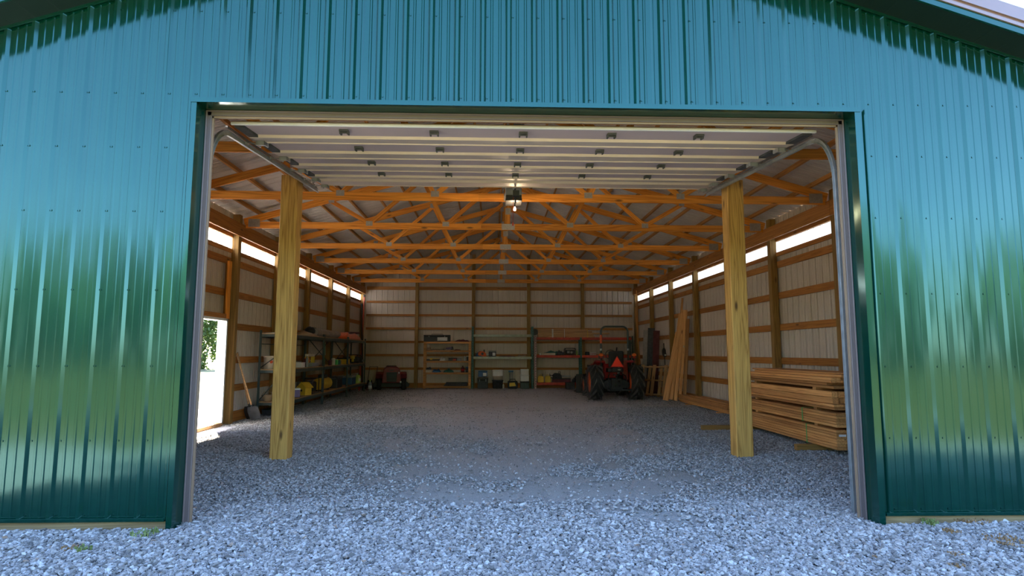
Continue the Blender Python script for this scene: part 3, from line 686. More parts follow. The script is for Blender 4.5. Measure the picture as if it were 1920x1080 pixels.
# torsion shaft above the header
m_ = MB(); m_.cyl((DX0 - 0.1, 0.33, H + 0.26), (DX1 + 0.1, 0.33, H + 0.26), 0.014, n=8); obj('torsion_shaft', m_, M['galv'], dr)
for a, b in ((-0.6, 0.2), (0.45, 1.25)):
    m_ = MB(); m_.cyl((a, 0.33, H + 0.26), (b, 0.33, H + 0.26), 0.034, n=12); obj('torsion_spring', m_, M['black'], dr)

# opener
op = thing('door_opener', 'grey ceiling-hung door opener with a bare lit bulb below', 'door opener', (0.33, 4.22, 3.80))
m_ = MB(); m_.bb((-0.125, -0.16, 0.02), (0.125, 0.18, 0.20)); obj('housing', m_, M['grey'], op, bevel=0.012, segs=2)
m_ = MB(); m_.bb((-0.115, -0.175, 0.09), (0.115, -0.155, 0.19)); obj('lens_cover', m_, M['grey'], op, bevel=0.006)
m_ = MB(); m_.bb((-0.128, -0.165, -0.006), (0.128, 0.185, 0.028)); m_.bb((-0.12, -0.172, 0.0), (0.12, -0.155, 0.08)); obj('base_cover', m_, M['black'], op, bevel=0.004)
m_ = MB(); m_.bb((0.312, 0.30, 3.96), (0.348, 4.04, 3.99)); obj('drive_rail', m_, M['galv'], dr)
m_ = MB()
for x in (-0.11, 0.11): m_.bb((x - 0.012, 0.0, 0.2), (x + 0.012, 0.004, 0.33)); m_.bb((x - 0.012, 0.0, 0.33), (x + 0.012, 0.86, 0.334))
obj('hanging_strap', m_, M['galv'], op)
m_ = MB(); m_.bb((0.285, 3.16, 3.63), (0.375, 3.24, 3.71)); m_.tube([(0.33, 3.2, 3.66), (0.33, 3.42, 3.60), (0.335, 3.66, 3.66), (0.335, 3.7, 3.88)], 0.012, 6); obj('door_arm', m_, M['black'], dr)
m_ = MB(); m_.cyl((0.02, -0.02, 0.0), (0.02, -0.02, -0.077), 0.012, n=10); obj('bulb_socket', m_, M['black'], op)
m_ = MB(); m_.lathe([(0.008, -0.03), (0.010, -0.045), (0.018, -0.062), (0.018, -0.074), (0.011, -0.088), (0.002, -0.09)], 12); obj('light_bulb', m_, M['bulb'], op, loc=(0.02, -0.02, -0.045))
m_ = MB(); m_.tube([(-0.01, -0.17, 0.05), (-0.012, -0.18, -0.12), (-0.014, -0.18, -0.36)], 0.004, 5); m_.cyl((-0.014, -0.18, -0.36), (-0.014, -0.18, -0.41), 0.010, 0.014, n=8); obj('release_cord', m_, M['redrack'], op)

# ------------------------------------------------------------------ lumber stacks on the right
def strap_ring(name, label, x0, x1, y, z0, z1, mat, group=None):
    m_ = MB(); t = 0.003; w_ = 0.016
    m_.bb((x0 - t, y, z0), (x0, y + w_, z1)); m_.bb((x1, y, z0), (x1 + t, y + w_, z1)); m_.bb((x0 - t, y, z1), (x1 + t, y + w_, z1 + t)); m_.bb((x0 - t, y, z0 - t), (x1 + t, y + w_, z0))
    return tag(obj(name, m_, mat), label, 'strap', group)
R_ = random.Random(3)
def lumber_tier(z, layers, thick, width, across, x0, y0, y1, label, group, jit=0.012, skew=0.0):
    for k in range(layers):
        for i in range(across):
            if 0 < i and k not in (0, layers - 1) and i > 2: continue
            dy = R_.uniform(-jit, jit); dx = R_.uniform(-0.004, 0.004)
            xa = x0 + i * (width + 0.003) + width / 2 + dx; zz = z + k * (thick + 0.0015) + thick / 2
            o = board('lumber_board', (xa, y0 + dy, zz), (xa + skew, y1 + dy, zz), width - 0.002, thick - 0.002, M['lumber'], side=(1, 0, 0), bevel=0.004)
            crs = ('lowest', 'second', 'third', 'fourth', 'fifth', 'sixth', 'seventh')[k] + ' course'
            tag(o, ('outer ' if i == 0 else 'inner ') + label + ('' if layers == 1 else ', ' + crs), 'board', group)
    return z + layers * (thick + 0.0015)
G = 'boards of the big lumber stack'
for y, xa, lab in ((3.88, 4.52, 'dark timber bearer under the near end of the lumber stack'), (6.22, 3.93, 'dark timber bearer sticking out from under the far end of the lumber stack')):
    tag(board('bearer', (xa, y, 0.045), (5.62, y, 0.045), 0.09, 0.085, M['wpost'], side=(0, 1, 0)), lab, 'timber', 'bearers under the lumber stack')
z = 0.09
z = lumber_tier(z, 7, 0.038, 0.14, 5, 4.80, 3.28, 6.36, 'board of the thin-banded bottom lumber bundle', G, 0.004); z1_ = z
def stickers(z, h, label):
    for y in (3.85, 5.85):
        tag(board('sticker', (4.83, y, z + h / 2), (5.50, y, z + h / 2), 0.09, h - 0.001, M['lumber'], side=(0, 1, 0)), label, 'timber', 'spacer strips in the lumber stack')
strap_ring('strap', 'thin green band around the bottom lumber bundle', 4.795, 5.52, 4.06, 0.088, z, M['strap'])
stickers(z, 0.036, 'spacer strip between the bottom and second lumber bundles'); z += 0.036
z2_ = z; z = lumber_tier(z, 5, 0.038, 0.14, 5, 4.79, 3.24, 6.32, 'board of the green-banded second lumber bundle', G, 0.004)
m_ = strap_ring('strap', 'bright green band around the second lumber bundle', 4.785, 5.51, 4.14, z2_ - 0.002, z, M['strap'])
stickers(z, 0.036, 'spacer strip between the second and third lumber bundles'); z += 0.036
z = lumber_tier(z, 2, 0.038, 0.14, 5, 4.80, 3.30, 6.3, 'flat board under the timbers of the third lumber tier', G, 0.02)
z = lumber_tier(z, 2, 0.086, 0.086, 7, 4.84, 3.40, 6.2, 'thick squared timber in the third lumber tier', G, 0.02)
stickers(z, 0.04, 'spacer strip between the third and top tiers of the lumber stack'); z += 0.04
z = lumber_tier(z, 1, 0.038, 0.14, 5, 4.82, 3.32, 6.3, 'board at the bottom of the loose top tier of the lumber stack', G, 0.03)
z = lumber_tier(z, 1, 0.038, 0.09, 7, 4.86, 3.52, 6.25, 'set-back narrow board in the loose top tier of the lumber stack', G, 0.05)
z = lumber_tier(z, 2, 0.038, 0.14, 5, 4.84, 3.38, 6.3, 'wide board in the loose top tier of lumber', G, 0.04)
z = lumber_tier(z, 1, 0.038, 0.09, 6, 4.92, 3.3, 6.1, 'narrow board near the top of the big lumber stack', G, 0.12)
z = lumber_tier(z, 1, 0.025, 0.14, 4, 4.96, 3.42, 6.2, 'thin board lying on the very top of the big lumber stack', G, 0.15)
for (x, zt, ww, hh, lab) in ((4.83, z1_ - 0.09, 0.10, 0.03, 'blank white end tag on the bottom lumber bundle'), (5.02, z1_ - 0.03, 0.07, 0.055, 'white printed end label on the bottom lumber bundle'), (5.02, z2_ + 0.12, 0.08, 0.085, 'white printed end label on the second lumber bundle')):
    m_ = MB(); m_.bb((x, 3.222 if zt > z2_ else 3.262, zt), (x + ww, 3.228 if zt > z2_ else 3.268, zt + hh))
    if 'printed' in lab:
        yy_ = 3.2205 if zt > z2_ else 3.2605
        m_.bb((x + 0.008, yy_, zt + hh * 0.5), (x + ww - 0.008, yy_ + 0.002, zt + hh * 0.85), 1); m_.bb((x + 0.008, yy_, zt + hh * 0.12), (x + ww * 0.6, yy_ + 0.002, zt + hh * 0.34), 1)
    tag(obj('paper_tag', m_, [M['tag'], M['black']]), lab, 'label', 'paper tags on the lumber ends')
G2 = 'boards of the low pile along the right wall'
z = 0.03
for k in range(5):
    for i in range(2):
        y0 = 8.75 + R_.uniform(-.05, .05) + 0.03 * k; xa = 5.50 + 0.10 * i
        tag(board('lumber_board', (xa, y0, z + 0.02), (xa + 0.01, y0 + 3.65 + R_.uniform(-.1, .1), z + 0.02), 0.092, 0.036, M['lumber'], side=(1, 0, 0)), ('lowest', 'second', 'middle', 'fourth', 'upper')[k] + ' row board of the low pile along the right wall, ' + ('aisle side' if i == 0 else 'wall side'), 'board', G2)
    z += 0.039
for i, lab in enumerate(('reddish loose board on top of the low pile by the right wall', 'short loose board against the wall on the low pile')):
    tag(board('lumber_board', (5.56 + 0.11 * i, 8.9, z + 0.022), (5.60 + 0.11 * i, 11.7 - 0.4 * i, z + 0.022), 0.14 if i == 0 else 0.09, 0.036, M['lumber'], side=(1, 0, 0)), lab, 'board', G2)
for y in (9.3, 11.6): tag(board('bearer', (5.38, y, 0.012), (5.74, y, 0.012), 0.08, 0.03, M['lumber'], side=(0, 1, 0)), 'flat strip under the low pile of boards', 'timber', 'strips under the low pile')
# planks leaning on the right wall
G3 = 'planks leaning on the right wall'
ln = [(5.25, 12.98, 0.0, 5.72, 12.75, 2.05, 0.17, 'broad pale plank with a notched edge, first of the leaning planks beside the pallet'), (5.40, 12.94, 0.03, 5.80, 12.70, 2.62, 0.13, 'wide knotted plank leaning behind the notched one'),
      (5.53, 12.90, 0.0, 5.87, 12.55, 2.72, 0.105, 'leaning plank with a raw red face in the middle of the group'), (5.65, 12.86, 0.02, 5.935, 12.45, 2.72, 0.09, 'narrow dark leaning plank with an upright check'),
      (5.77, 12.82, 0.0, 5.97, 12.42, 2.45, 0.105, 'orange leaning plank with a small white tag, beside the wall post'), (5.60, 13.05, 0.0, 5.90, 12.62, 3.10, 0.06, 'tall thin lath sticking up above the leaning planks'), (5.50, 13.06, 0.0, 5.88, 12.72, 2.95, 0.05, 'second tall lath above the leaning planks')]
for i, (xa, ya, za, xb, yb, zb, ww, lab) in enumerate(ln):
    xa -= 0.03; xb -= 0.085; yb = ya - 0.1
    tag(board('plank', (xa, ya, za + 0.01), (xb, yb, zb), ww, 0.03, M['lumber'], side=(0.86, -0.5, 0)), lab, 'plank', G3)
m_ = MB(); m_.box((5.75, 12.76, 1.62), (0.035, 0.004, 0.05), rot=(0, 0, 0.5)); tag(obj('paper_tag', m_, M['tag']), 'small white tag on the orange leaning plank', 'label')
# pallet leaning on the wall
pl = thing('pallet', 'wooden pallet leaning on the right wall beside the tractor', 'pallet', (5.27, 14.65, 0.0), rz=math.radians(-42))
til = Matrix.Rotation(math.radians(-17), 4, 'X')
def pb(nm, p0, p1, w_, t_, side):
    o = board(nm, til @ Vector(p0), til @ Vector(p1), w_, t_, M['pale'], pl, side=til.to_3x3() @ Vector(side))
for x in (-0.44, -0.02, 0.40): pb('slat', (x, -0.055, 0.02), (x, -0.055, 1.06), 0.12, 0.02, (1, 0, 0))
for x in (-0.23, 0.19): pb('slat', (x, 0.055, 0.02), (x, 0.055, 1.06), 0.10, 0.018, (1, 0, 0))
for z in (0.07, 0.55, 1.0): pb('stringer', (-0.5, 0, z), (0.46, 0, z), 0.088, 0.04, (0, 1, 0))

# sheets and poles by the back right corner
for i, (y, x, h_, w_, mat, lab) in enumerate(((16.55, 5.50, 2.25, 0.22, 'tarp', 'pale grey panel standing on edge by the back right corner'), (16.35, 5.62, 2.32, 0.24, 'dgrey', 'tall dark panel leaning behind the grey one at the back right'), (16.1, 5.74, 2.22, 0.22, 'maroon', 'dark reddish panel nearest the right wall'))):
    m_ = MB(); m_.box((0, 0, h_ / 2), (w_, 0.02, h_), rot=(0, 0, 0)); o = obj('wall_panel_sheet', m_, M[mat], loc=(x, y, 0), rot=(math.radians(2), math.radians(3), -0.2), bevel=0.003); o.name = 'leaning_sheet'; tag(o, lab, 'panel', 'sheets leaning at the back right')
for i, (a, b, lab) in enumerate((((5.45, 16.95, 0), (5.78, 18.6, 3.9), 'long thin pole leaning into the back right corner'), ((5.62, 17.3, 0), (5.62, 18.2, 3.2), 'dark upright pole in the back right corner'))):
    tag(board('pole', a, b, 0.035, 0.03, M['girt']), lab, 'pole', 'poles in the back right corner')
tr_ = thing('string_trimmer', 'black string trimmer hanging by the right wall above the pallet', 'tool', (5.72, 14.75, 0.0))
m_ = MB(); m_.tube([(0.05, 0, 0.15), (0.03, 0, 0.9), (0.0, 0, 1.75)], 0.016, 8); obj('shaft', m_, M['black'], tr_)
m_ = MB(); m_.ball((0.0, 0, 1.45), (0.13, 0.2, 0.3), bump=0.05); m_.box((0, -0.1, 1.36), (0.08, 0.08, 0.12)); obj('engine', m_, M['black'], tr_)
m_ = MB(); m_.cyl((0, -0.15, 1.36), (0, -0.13, 1.36), 0.03, n=10); obj('fuel_cap', m_, M['white'], tr_)
m_ = MB(); m_.cyl((0.05, 0, 0.03), (0.05, 0, 0.15), 0.09, 0.05, n=12); obj('guard', m_, M['black'], tr_)

# ------------------------------------------------------------------ tractor
TR = thing('tractor', 'red compact tractor seen from behind with orange safety triangle and roll bar', 'tractor', (3.79, 13.45, 0.0))
def wheel(name, x, y, r, wd, rim, lugs, side):
    m_ = MB(); hw = wd / 2
    m_.lathe([(r * 0.56, -hw * 0.72), (r * 0.62, -hw * 0.9), (r * 0.86, -hw), (r * 0.93, -hw * 0.9), (r * 0.95, -hw * .5), (r * 0.95, hw * .5), (r * 0.93, hw * 0.9), (r * 0.86, hw), (r * 0.62, hw * 0.9), (r * 0.56, hw * 0.72)], 28,
             mtx=Matrix.Rotation(math.pi / 2, 4, 'Y'))
    wl_ = obj('tyre', m_, M['rubber'], TR, loc=(x, y, r))
    tm = MB()
    for k in range(lugs):
        for s_ in (-1, 1):
            a = 2 * math.pi * (k + (0.5 if s_ > 0 else 0)) / lugs
            da = 1.15 * 2 * math.pi / lugs; t_ = 0.34 * 2 * math.pi / lugs
            # chevron lug from the centre line out to the shoulder, sweeping back
            def pt(u, ang, rad): return (u, rad * math.cos(ang), rad * math.sin(ang))
            u0, u1 = s_ * 0.02, s_ * hw * 0.99; r0, r1 = r * 0.93, r * 1.05
            q = [pt(u0, a, r1), pt(u1, a + da, r1 * 0.985), pt(u1, a + da + t_, r1 * 0.985), pt(u0, a + t_, r1)]
            b = [pt(u0, a, r0), pt(u1, a + da, r0 * 0.96), pt(u1, a + da + t_, r0 * 0.96), pt(u0, a + t_, r0)]
            tm.add(q + b, [(0, 1, 2, 3), (4, 7, 6, 5), (0, 4, 5, 1), (1, 5, 6, 2), (2, 6, 7, 3), (3, 7, 4, 0)])
    tag(obj('tread', tm, M['lug'], wl_), kind='stuff')
    m_ = MB(); o_ = side * hw
    m_.lathe([(r * 0.60, -hw * 0.85), (r * 0.58, -hw * 0.8), (r * 0.50, -hw * 0.25), (r * 0.20, -hw * 0.12), (r * 0.18, -hw * 0.4), (0.01, -hw * 0.4)], 24, mtx=Matrix.Rotation(math.pi / 2 * (1 if side < 0 else -1), 4, 'Y'))
    m_.lathe([(r * 0.60, -hw * 0.85), (r * 0.55, -hw * 0.2), (0.01, -hw * 0.1)], 24, mtx=Matrix.Rotation(math.pi / 2 * (-1 if side < 0 else 1), 4, 'Y'))
    obj('rim', m_, M[rim], wl_)
    return wl_
wheel('rear', -0.62, 0, 0.53, 0.40, 'orange', 11, -1); wheel('rear', 0.62, 0, 0.53, 0.40, 'orange', 11, 1)
wheel('front', -0.60, 1.75, 0.36, 0.26, 'orange', 13, -1); wheel('front', 0.55, 1.75, 0.36, 0.26, 'orange', 13, 1)
m_ = MB(); m_.prism([(-0.42, 0.40), (-0.42, 0.52), (-0.24, 0.62), (0.24, 0.62), (0.42, 0.52), (0.42, 0.40), (0.2, 0.30), (-0.2, 0.30)], -0.18, 0.22, 'y'); m_.bb((-0.16, -0.26, 0.32), (0.16, 0.0, 0.66)); m_.cyl((0, -0.26, 0.44), (0, -0.36, 0.44), 0.05, n=12); obj('rear_axle', m_, M['black'], TR, bevel=0.01)
m_ = MB(); m_.bb((-0.17, 0.2, 0.34), (0.17, 2.0, 0.62)); m_.bb((-0.42, 1.68, 0.28), (0.42, 1.82, 0.38)); obj('chassis', m_, M['black'], TR, bevel=0.01)
m_ = MB(); m_.prism([(0.75, 0.62), (0.75, 1.08), (1.6, 1.04), (2.05, 0.92), (2.12, 0.62)], -0.25, 0.25, 'x'); obj('hood', m_, M['red'], TR, bevel=0.03, segs=2)
for sx in (-1, 1):
    m_ = MB(); pr = [(0.66 * math.cos(a), 0.55 + 0.66 * math.sin(a)) for a in [math.radians(q) for q in (112, 100, 88, 72, 55, 38)]]
    inn = [(p[0] * 0.955, 0.55 + (p[1] - 0.55) * 0.955) for p in pr]
    m_.prism(pr + inn[::-1], sx * 0.34, sx * 0.60, 'x'); m_.prism(pr[:-1] + [(0.3, 0.62), (-0.3, 0.62)], sx * 0.33, sx * 0.345, 'x'); obj('fender', m_, M['red'], TR, bevel=0.006)
    lm = MB(); lm.bb((sx * 0.50 - 0.075, -0.50, 1.255), (sx * 0.50 + 0.075, -0.44, 1.37)); lamp = obj('tail_lamp', lm, M['black'], TR, bevel=0.01)
    lm = MB(); lm.ball((sx * 0.50 - 0.0, -0.50, 1.365), (0.15, 0.06, 0.10), n=12, rings=8); obj('amber_lens', lm, M['amber'], lamp)
    lm = MB(); lm.ball((sx * 0.50 - 0.0, -0.50, 1.285), (0.11, 0.05, 0.04), n=12, rings=8); obj('red_lens', lm, M['red'], lamp)
    lm = MB(); lm.bb((sx * 0.50 - 0.012, -0.47, 1.14), (sx * 0.50 + 0.012, -0.44, 1.26)); obj('lamp_stalk', lm, M['black'], TR)
    ar = MB(); ar.tube([(sx * 0.22, -0.2, 0.35), (sx * 0.30, -0.50, 0.34), (sx * 0.31, -0.78, 0.34)], 0.022, 8); ar.ball((sx * 0.31, -0.80, 0.34), (0.06, 0.07, 0.07)); obj('lift_arm', ar, M['black'], TR)
    ar = MB(); ar.tube([(sx * 0.18, -0.12, 0.80), (sx * 0.26, -0.36, 0.74), (sx * 0.30, -0.5, 0.38)], 0.016, 6); obj('lift_link', ar, M['black'], TR)
    ar = MB(); ar.tube([(sx * 0.36, 0.75, 0.72), (sx * 0.40, 0.8, 1.12), (sx * 0.42, 1.6, 1.05), (sx * 0.46, 2.35, 0.42)], 0.05, 4); obj('loader_arm', ar, M['red'], TR)
    ar = MB(); ar.cyl((sx * 0.36, 0.85, 0.78), (sx * 0.42, 1.65, 0.88), 0.025, n=8); obj('loader_ram', ar, M['galv'], TR)
    ar = MB(); ar.tube([(sx * 0.40, -0.02, 0.62), (sx * 0.40, -0.05, 1.1)], 0.028, 8); obj('roll_bar_foot', ar, M['black'], TR)
m_ = MB(); pts_ = [(-0.42, -0.05, 0.95), (-0.42, -0.06, 2.08)] + [(-0.42 + 0.16 * (1 - math.cos(a)), -0.06, 2.08 + 0.16 * math.sin(a)) for a in [math.radians(q) for q in (20, 45, 70, 90)]]
pts_ += [(-p[0], p[1], p[2]) for p in reversed(pts_)]; m_.tube(pts_, 0.030, 8); obj('roll_bar', m_, M['slate'], TR)
m_ = MB(); m_.cyl((-0.42, -0.06, 1.72), (-0.42, -0.06, 1.98), 0.036, n=10); tag(obj('reflector_sleeve', m_, M['orange'], TR), 'faded orange sleeve')
m_ = MB(); m_.cyl((0.42, -0.06, 1.5), (0.42, -0.06, 1.56), 0.040, n=10); m_.cyl((-0.42, -0.06, 1.5), (-0.42, -0.06, 1.56), 0.040, n=10); obj('fold_hinge', m_, M['galv'], TR)
m_ = MB(); m_.box((0, 0.02, 0.90), (0.48, 0.46, 0.12)); obj('seat', m_, M['black'], TR, bevel=0.03, segs=2)
m_ = MB(); m_.box((0, -0.24, 1.24), (0.46, 0.10, 0.50), rot=(math.radians(8), 0, 0)); obj('backrest', m_, M['black'], TR, bevel=0.045, segs=3)
m_ = MB(); m_.tube([(0, 0.7, 1.05), (0, 0.55, 1.35)], 0.02, 6); m_.tube([(0.17 * math.cos(a), 0.53 + 0.05 * math.sin(a), 1.37 + 0.15 * math.sin(a)) for a in [2 * math.pi * k / 16 for k in range(17)]], 0.013, 6); obj('steering_wheel', m_, M['black'], TR)
m_ = MB(); a_ = 0.205
tri = [(-a_, 1.00), (a_, 1.00), (0.0, 1.34)]; c_ = (0, 1.113)
m_.prism([(p[0], p[1]) for p in tri], -0.42, -0.415, 'y'); sm_ = obj('safety_triangle', m_, M['smvr'], TR)
m_ = MB(); m_.prism([(c_[0] + (p[0] - c_[0]) * 0.86, c_[1] + (p[1] - c_[1]) * 0.86) for p in tri], -0.425, -0.419, 'y'); tag(obj('triangle_face', m_, M['smv'], sm_), 'bright orange triangle face')
m_ = MB(); m_.bb((-0.15, -0.40, 0.86), (0.15, -0.30, 0.99)); m_.bb((-0.02, -0.41, 0.99), (0.02, -0.38, 1.3)); obj('rear_housing', m_, M['black'], TR, bevel=0.015)
m_ = MB(); m_.ball((0.06, -0.41, 0.92), (0.10, 0.03, 0.05)); obj('number_lamp', m_, M['glass'], TR)
m_ = MB(); m_.tube([(0, -0.22, 0.72), (0, -0.5, 0.62)], 0.022, 8); m_.cyl((-0.06, -0.40, 0.56), (0.06, -0.40, 0.56), 0.02, n=8)
for q in range(6): m_.box((R_.uniform(-.14, .14), -0.3, R_.uniform(.42, .82)), (0.05, 0.09, 0.04), rot=(0, R_.uniform(-.5, .5), 0))
m_.bb((-0.34, -0.62, 0.30), (0.34, -0.58, 0.34)); obj('hitch', m_, M['black'], TR, bevel=0.006)
m_ = MB(); m_.prism([(2.35, 0.05), (2.95, 0.05), (3.0, 0.1), (2.42, 0.16), (2.42, 0.66), (2.34, 0.70)], -0.86, 0.80, 'x'); obj('loader_bucket', m_, M['black'], TR, bevel=0.01)
m_ = MB(); m_.cyl((0.26, 0.9, 0.9), (0.26, 0.9, 1.5), 0.02, n=8); m_.cyl((0.26, 0.9, 1.5), (0.26, 0.85, 1.6), 0.022, n=8); obj('exhaust_pipe', m_, M['black'], TR)

# ------------------------------------------------------------------ lawn mower in the back left corner
MW = thing('riding_mower', 'dark red riding mower facing out, beside the dark shelving in the back left corner', 'mower', (-3.86, 18.35, 0.0), rz=math.radians(10))
m_ = MB(); m_.prism([(-0.36, 0.28), (-0.34, 0.60), (-0.30, 0.80), (-0.2, 0.88), (0.2, 0.88), (0.30, 0.80), (0.34, 0.60), (0.36, 0.28)], -0.35, 0.55, 'y'); obj('hood', m_, M['darkred'], MW, bevel=0.03, segs=2)
m_ = MB(); m_.prism([(-0.18, 0.32), (-0.20, 0.68), (0.20, 0.68), (0.18, 0.32)], -0.37, -0.34, 'y')
gr_ = obj('grille', m_, M['black'], MW, bevel=0.01)
m_ = MB()
for k in range(6): m_.bb((-0.16, -0.385, 0.36 + 0.05 * k), (0.16, -0.37, 0.375 + 0.05 * k))
obj('grille_bars', m_, M['dgrey'], gr_)
m_ = MB(); m_.bb((-0.10, -0.37, 0.74), (0.06, -0.352, 0.775)); obj('badge', m_, M['dgrey'], MW, bevel=0.006)
for x, z in ((0.29, 0.66), (0.36, 0.31)):
    m_ = MB(); m_.ball((x - 0.02, -0.34, z), (0.07, 0.05, 0.08)); obj('headlamp', m_, M['white'], MW)
for sx in (-1, 1):
    m_ = MB(); m_.lathe([(0.08, -0.07), (0.17, -0.08), (0.20, -0.05), (0.20, 0.05), (0.17, 0.08), (0.08, 0.07)], 18, mtx=Matrix.Translation((sx * 0.46, -0.12, 0.2)) @ Matrix.Rotation(math.pi / 2, 4, 'Y')); obj('wheel', m_, M['rubber'], MW)
    m_ = MB(); m_.lathe([(0.10, -0.12), (0.26, -0.13), (0.30, -0.08), (0.30, 0.08), (0.26, 0.13), (0.10, 0.12)], 18, mtx=Matrix.Translation((sx * 0.46, 1.0, 0.3)) @ Matrix.Rotation(math.pi / 2, 4, 'Y')); obj('wheel', m_, M['rubber'], MW)
    m_ = MB(); m_.prism([(0.62, 0.40), (0.70, 0.58), (1.0, 0.66), (1.3, 0.58), (1.38, 0.40)], sx * 0.32, sx * 0.60, 'x'); obj('fender', m_, M['darkred'], MW, bevel=0.015)
m_ = MB(); m_.prism([(-0.66, 0.10), (-0.70, 0.20), (-0.60, 0.30), (0.58, 0.30), (0.70, 0.20), (0.66, 0.10)], 0.12, 0.72, 'y'); obj('mowing_deck', m_, M['black'], MW, bevel=0.01)
m_ = MB(); m_.box((0, 1.0, 0.74), (0.42, 0.42, 0.12)); m_.box((0, 1.2, 0.80), (0.42, 0.10, 0.2)); obj('seat', m_, M['black'], MW, bevel=0.03)
m_ = MB(); m_.tube([(0, 0.62, 0.6), (0, 0.68, 0.80)], 0.02, 6); m_.tube([(0.17 * math.cos(a), 0.70 + 0.06 * math.sin(a), 0.80 + 0.06 * math.sin(a)) for a in [2 * math.pi * k / 14 for k in range(15)]], 0.013, 6); obj('steering_wheel', m_, M['black'], MW)
PM = thing('push_mower', 'low black push mower with a slanting handle left of the red riding mower', 'mower', (-4.76, 18.6, 0.0))
m_ = MB(); m_.bb((-0.17, -0.2, 0.08), (0.17, 0.35, 0.2)); obj('deck', m_, M['black'], PM, bevel=0.02)
m_ = MB(); m_.cyl((0, 0.08, 0.2), (0, 0.08, 0.36), 0.11, 0.09, n=14); obj('engine', m_, M['black'], PM)
m_ = MB()
m_.tube([(-0.15, 0.35, 0.15), (-0.16, 0.8, 0.86), (0.16, 0.8, 0.86), (0.15, 0.35, 0.15)], 0.013, 6); obj('handle', m_, M['black'], PM)
for x in (-0.2, 0.2):
    for y in (-0.15, 0.3):
        m_ = MB(); m_.cyl((x - 0.025, y, 0.09), (x + 0.025, y, 0.09), 0.09, n=14); obj('wheel', m_, M['rubber'], PM)

# ------------------------------------------------------------------ small goods builders
def T(name, label, cat, loc, rz=0.0, group=None): return thing(name, label, cat, loc, rz, group)
def bucket(loc, r, h, mat, label, stripe=None, group=None, handle=True):
    t = T('bucket', label, 'bucket', loc, 0.0, group)
    m_ = MB(); m_.lathe([(r * 0.86, 0), (r * 0.98, h * 0.9), (r * 1.04, h * 0.9), (r * 1.04, h), (r * 0.93, h), (r * 0.8, h * 0.5)], 18); obj('body', m_, M[mat], t)
    if handle: m_ = MB(); m_.tube([(r * math.cos(a), -r * 0.3 - r * 0.8 * math.sin(a) * 0.5, h * 0.9 - r * 0.9 * math.sin(a)) for a in [math.pi * k / 8 for k in range(9)]], 0.004, 5); obj('handle', m_, M['galv'], t)
    if stripe:
        m_ = MB(); m_.cyl((r * 0.55, -r * 0.80, h * 0.55), (r * 0.58, -r * 0.84, h * 0.55), r * 0.26, n=12); obj('logo', m_, M[stripe], t)
    return t
def crate(loc, d, mat, label, name='box', cat='box', lid=None, rz=0.0, group=None, handle=None, label_col=None):
    t = T(name, label, cat, loc, rz, group); x, y, z = d
    m_ = MB(); m_.bb((-x / 2, -y / 2, 0), (x / 2, y / 2, z * 0.8)); obj('body', m_, M[mat], t, bevel=min(d) * 0.06, segs=2)
    m_ = MB(); m_.bb((-x / 2 - 0.006, -y / 2 - 0.006, z * 0.8), (x / 2 + 0.006, y / 2 + 0.006, z)); obj('lid', m_, M[lid or mat], t, bevel=min(d) * 0.05)
    if handle:
        m_ = MB(); m_.tube([(-x * 0.22, 0, z), (-x * 0.2, 0, z + 0.035), (x * 0.2, 0, z + 0.035), (x * 0.22, 0, z)], 0.009, 6); obj('handle', m_, M[handle], t)
        m_ = MB()
        for s_ in (-1, 1): m_.bb((s_ * x * 0.3 - 0.014, -y / 2 - 0.014, z * 0.68), (s_ * x * 0.3 + 0.014, -y / 2, z * 0.88))
        obj('latch', m_, M['grey'], t)
    if label_col: m_ = MB(); m_.bb((x * 0.02, -y / 2 - 0.008, z * 0.15), (x * 0.40, -y / 2 - 0.002, z * 0.66)); obj('front_label', m_, M[label_col], t)
    return t
def can(loc, r, h, mat, label, lid='grey', name='can', cat='can', group=None):
    t = T(name, label, cat, loc, 0.0, group)
    m_ = MB(); m_.lathe([(r * 0.97, 0), (r, 0.006), (r, h - 0.01), (r * 0.96, h)], 16); obj('body', m_, M[mat], t)
    m_ = MB(); m_.lathe([(r * 0.8, h), (r * 0.8, h + 0.006), (r * 0.3, h + 0.008)], 14); obj('lid', m_, M[lid], t); return t
def bottle(loc, r, h, mat, label, cap='white', band=None, group=None):
    t = T('bottle', label, 'bottle', loc, 0.0, group)
    m_ = MB(); m_.lathe([(r * 0.95, 0), (r, 0.01), (r, h * 0.62), (r * 0.8, h * 0.74), (r * 0.32, h * 0.84), (r * 0.32, h * 0.9)], 14); obj('body', m_, M[mat], t)
    m_ = MB(); m_.lathe([(r * 0.38, h * 0.9), (r * 0.38, h), (r * 0.2, h)], 12); obj('cap', m_, M[cap], t)
    if band: m_ = MB(); m_.lathe([(r * 1.01, h * 0.2), (r * 1.01, h * 0.5)], 14); obj('label_band', m_, M[band], t)
    return t
def jug(loc, mat, label, h=0.30, w_=0.24, d_=0.13, cap='black', group=None, rz=0.0):
    t = T('fuel_can', label, 'fuel can', loc, rz, group)
    m_ = MB(); m_.prism([(-w_ / 2, 0), (-w_ / 2, h * 0.66), (-w_ * 0.30, h * 0.86), (w_ * 0.30, h * 0.86), (w_ / 2, h * 0.66), (w_ / 2, 0)], -d_ / 2, d_ / 2, 'y'); obj('body', m_, M[mat], t, bevel=0.02, segs=3)
    m_ = MB(); m_.tube([(-w_ * 0.22, 0, h * 0.84), (-w_ * 0.15, 0, h * 1.0), (w_ * 0.15, 0, h * 1.0), (w_ * 0.22, 0, h * 0.84)], 0.012, 6); obj('handle', m_, M[mat], t)
    m_ = MB(); m_.tube([(w_ * 0.3, 0, h * 0.8), (w_ * 0.36, 0, h * 0.98), (w_ * 0.30, 0, h * 1.15)], 0.013, 8); obj('spout', m_, M[cap], t); return t
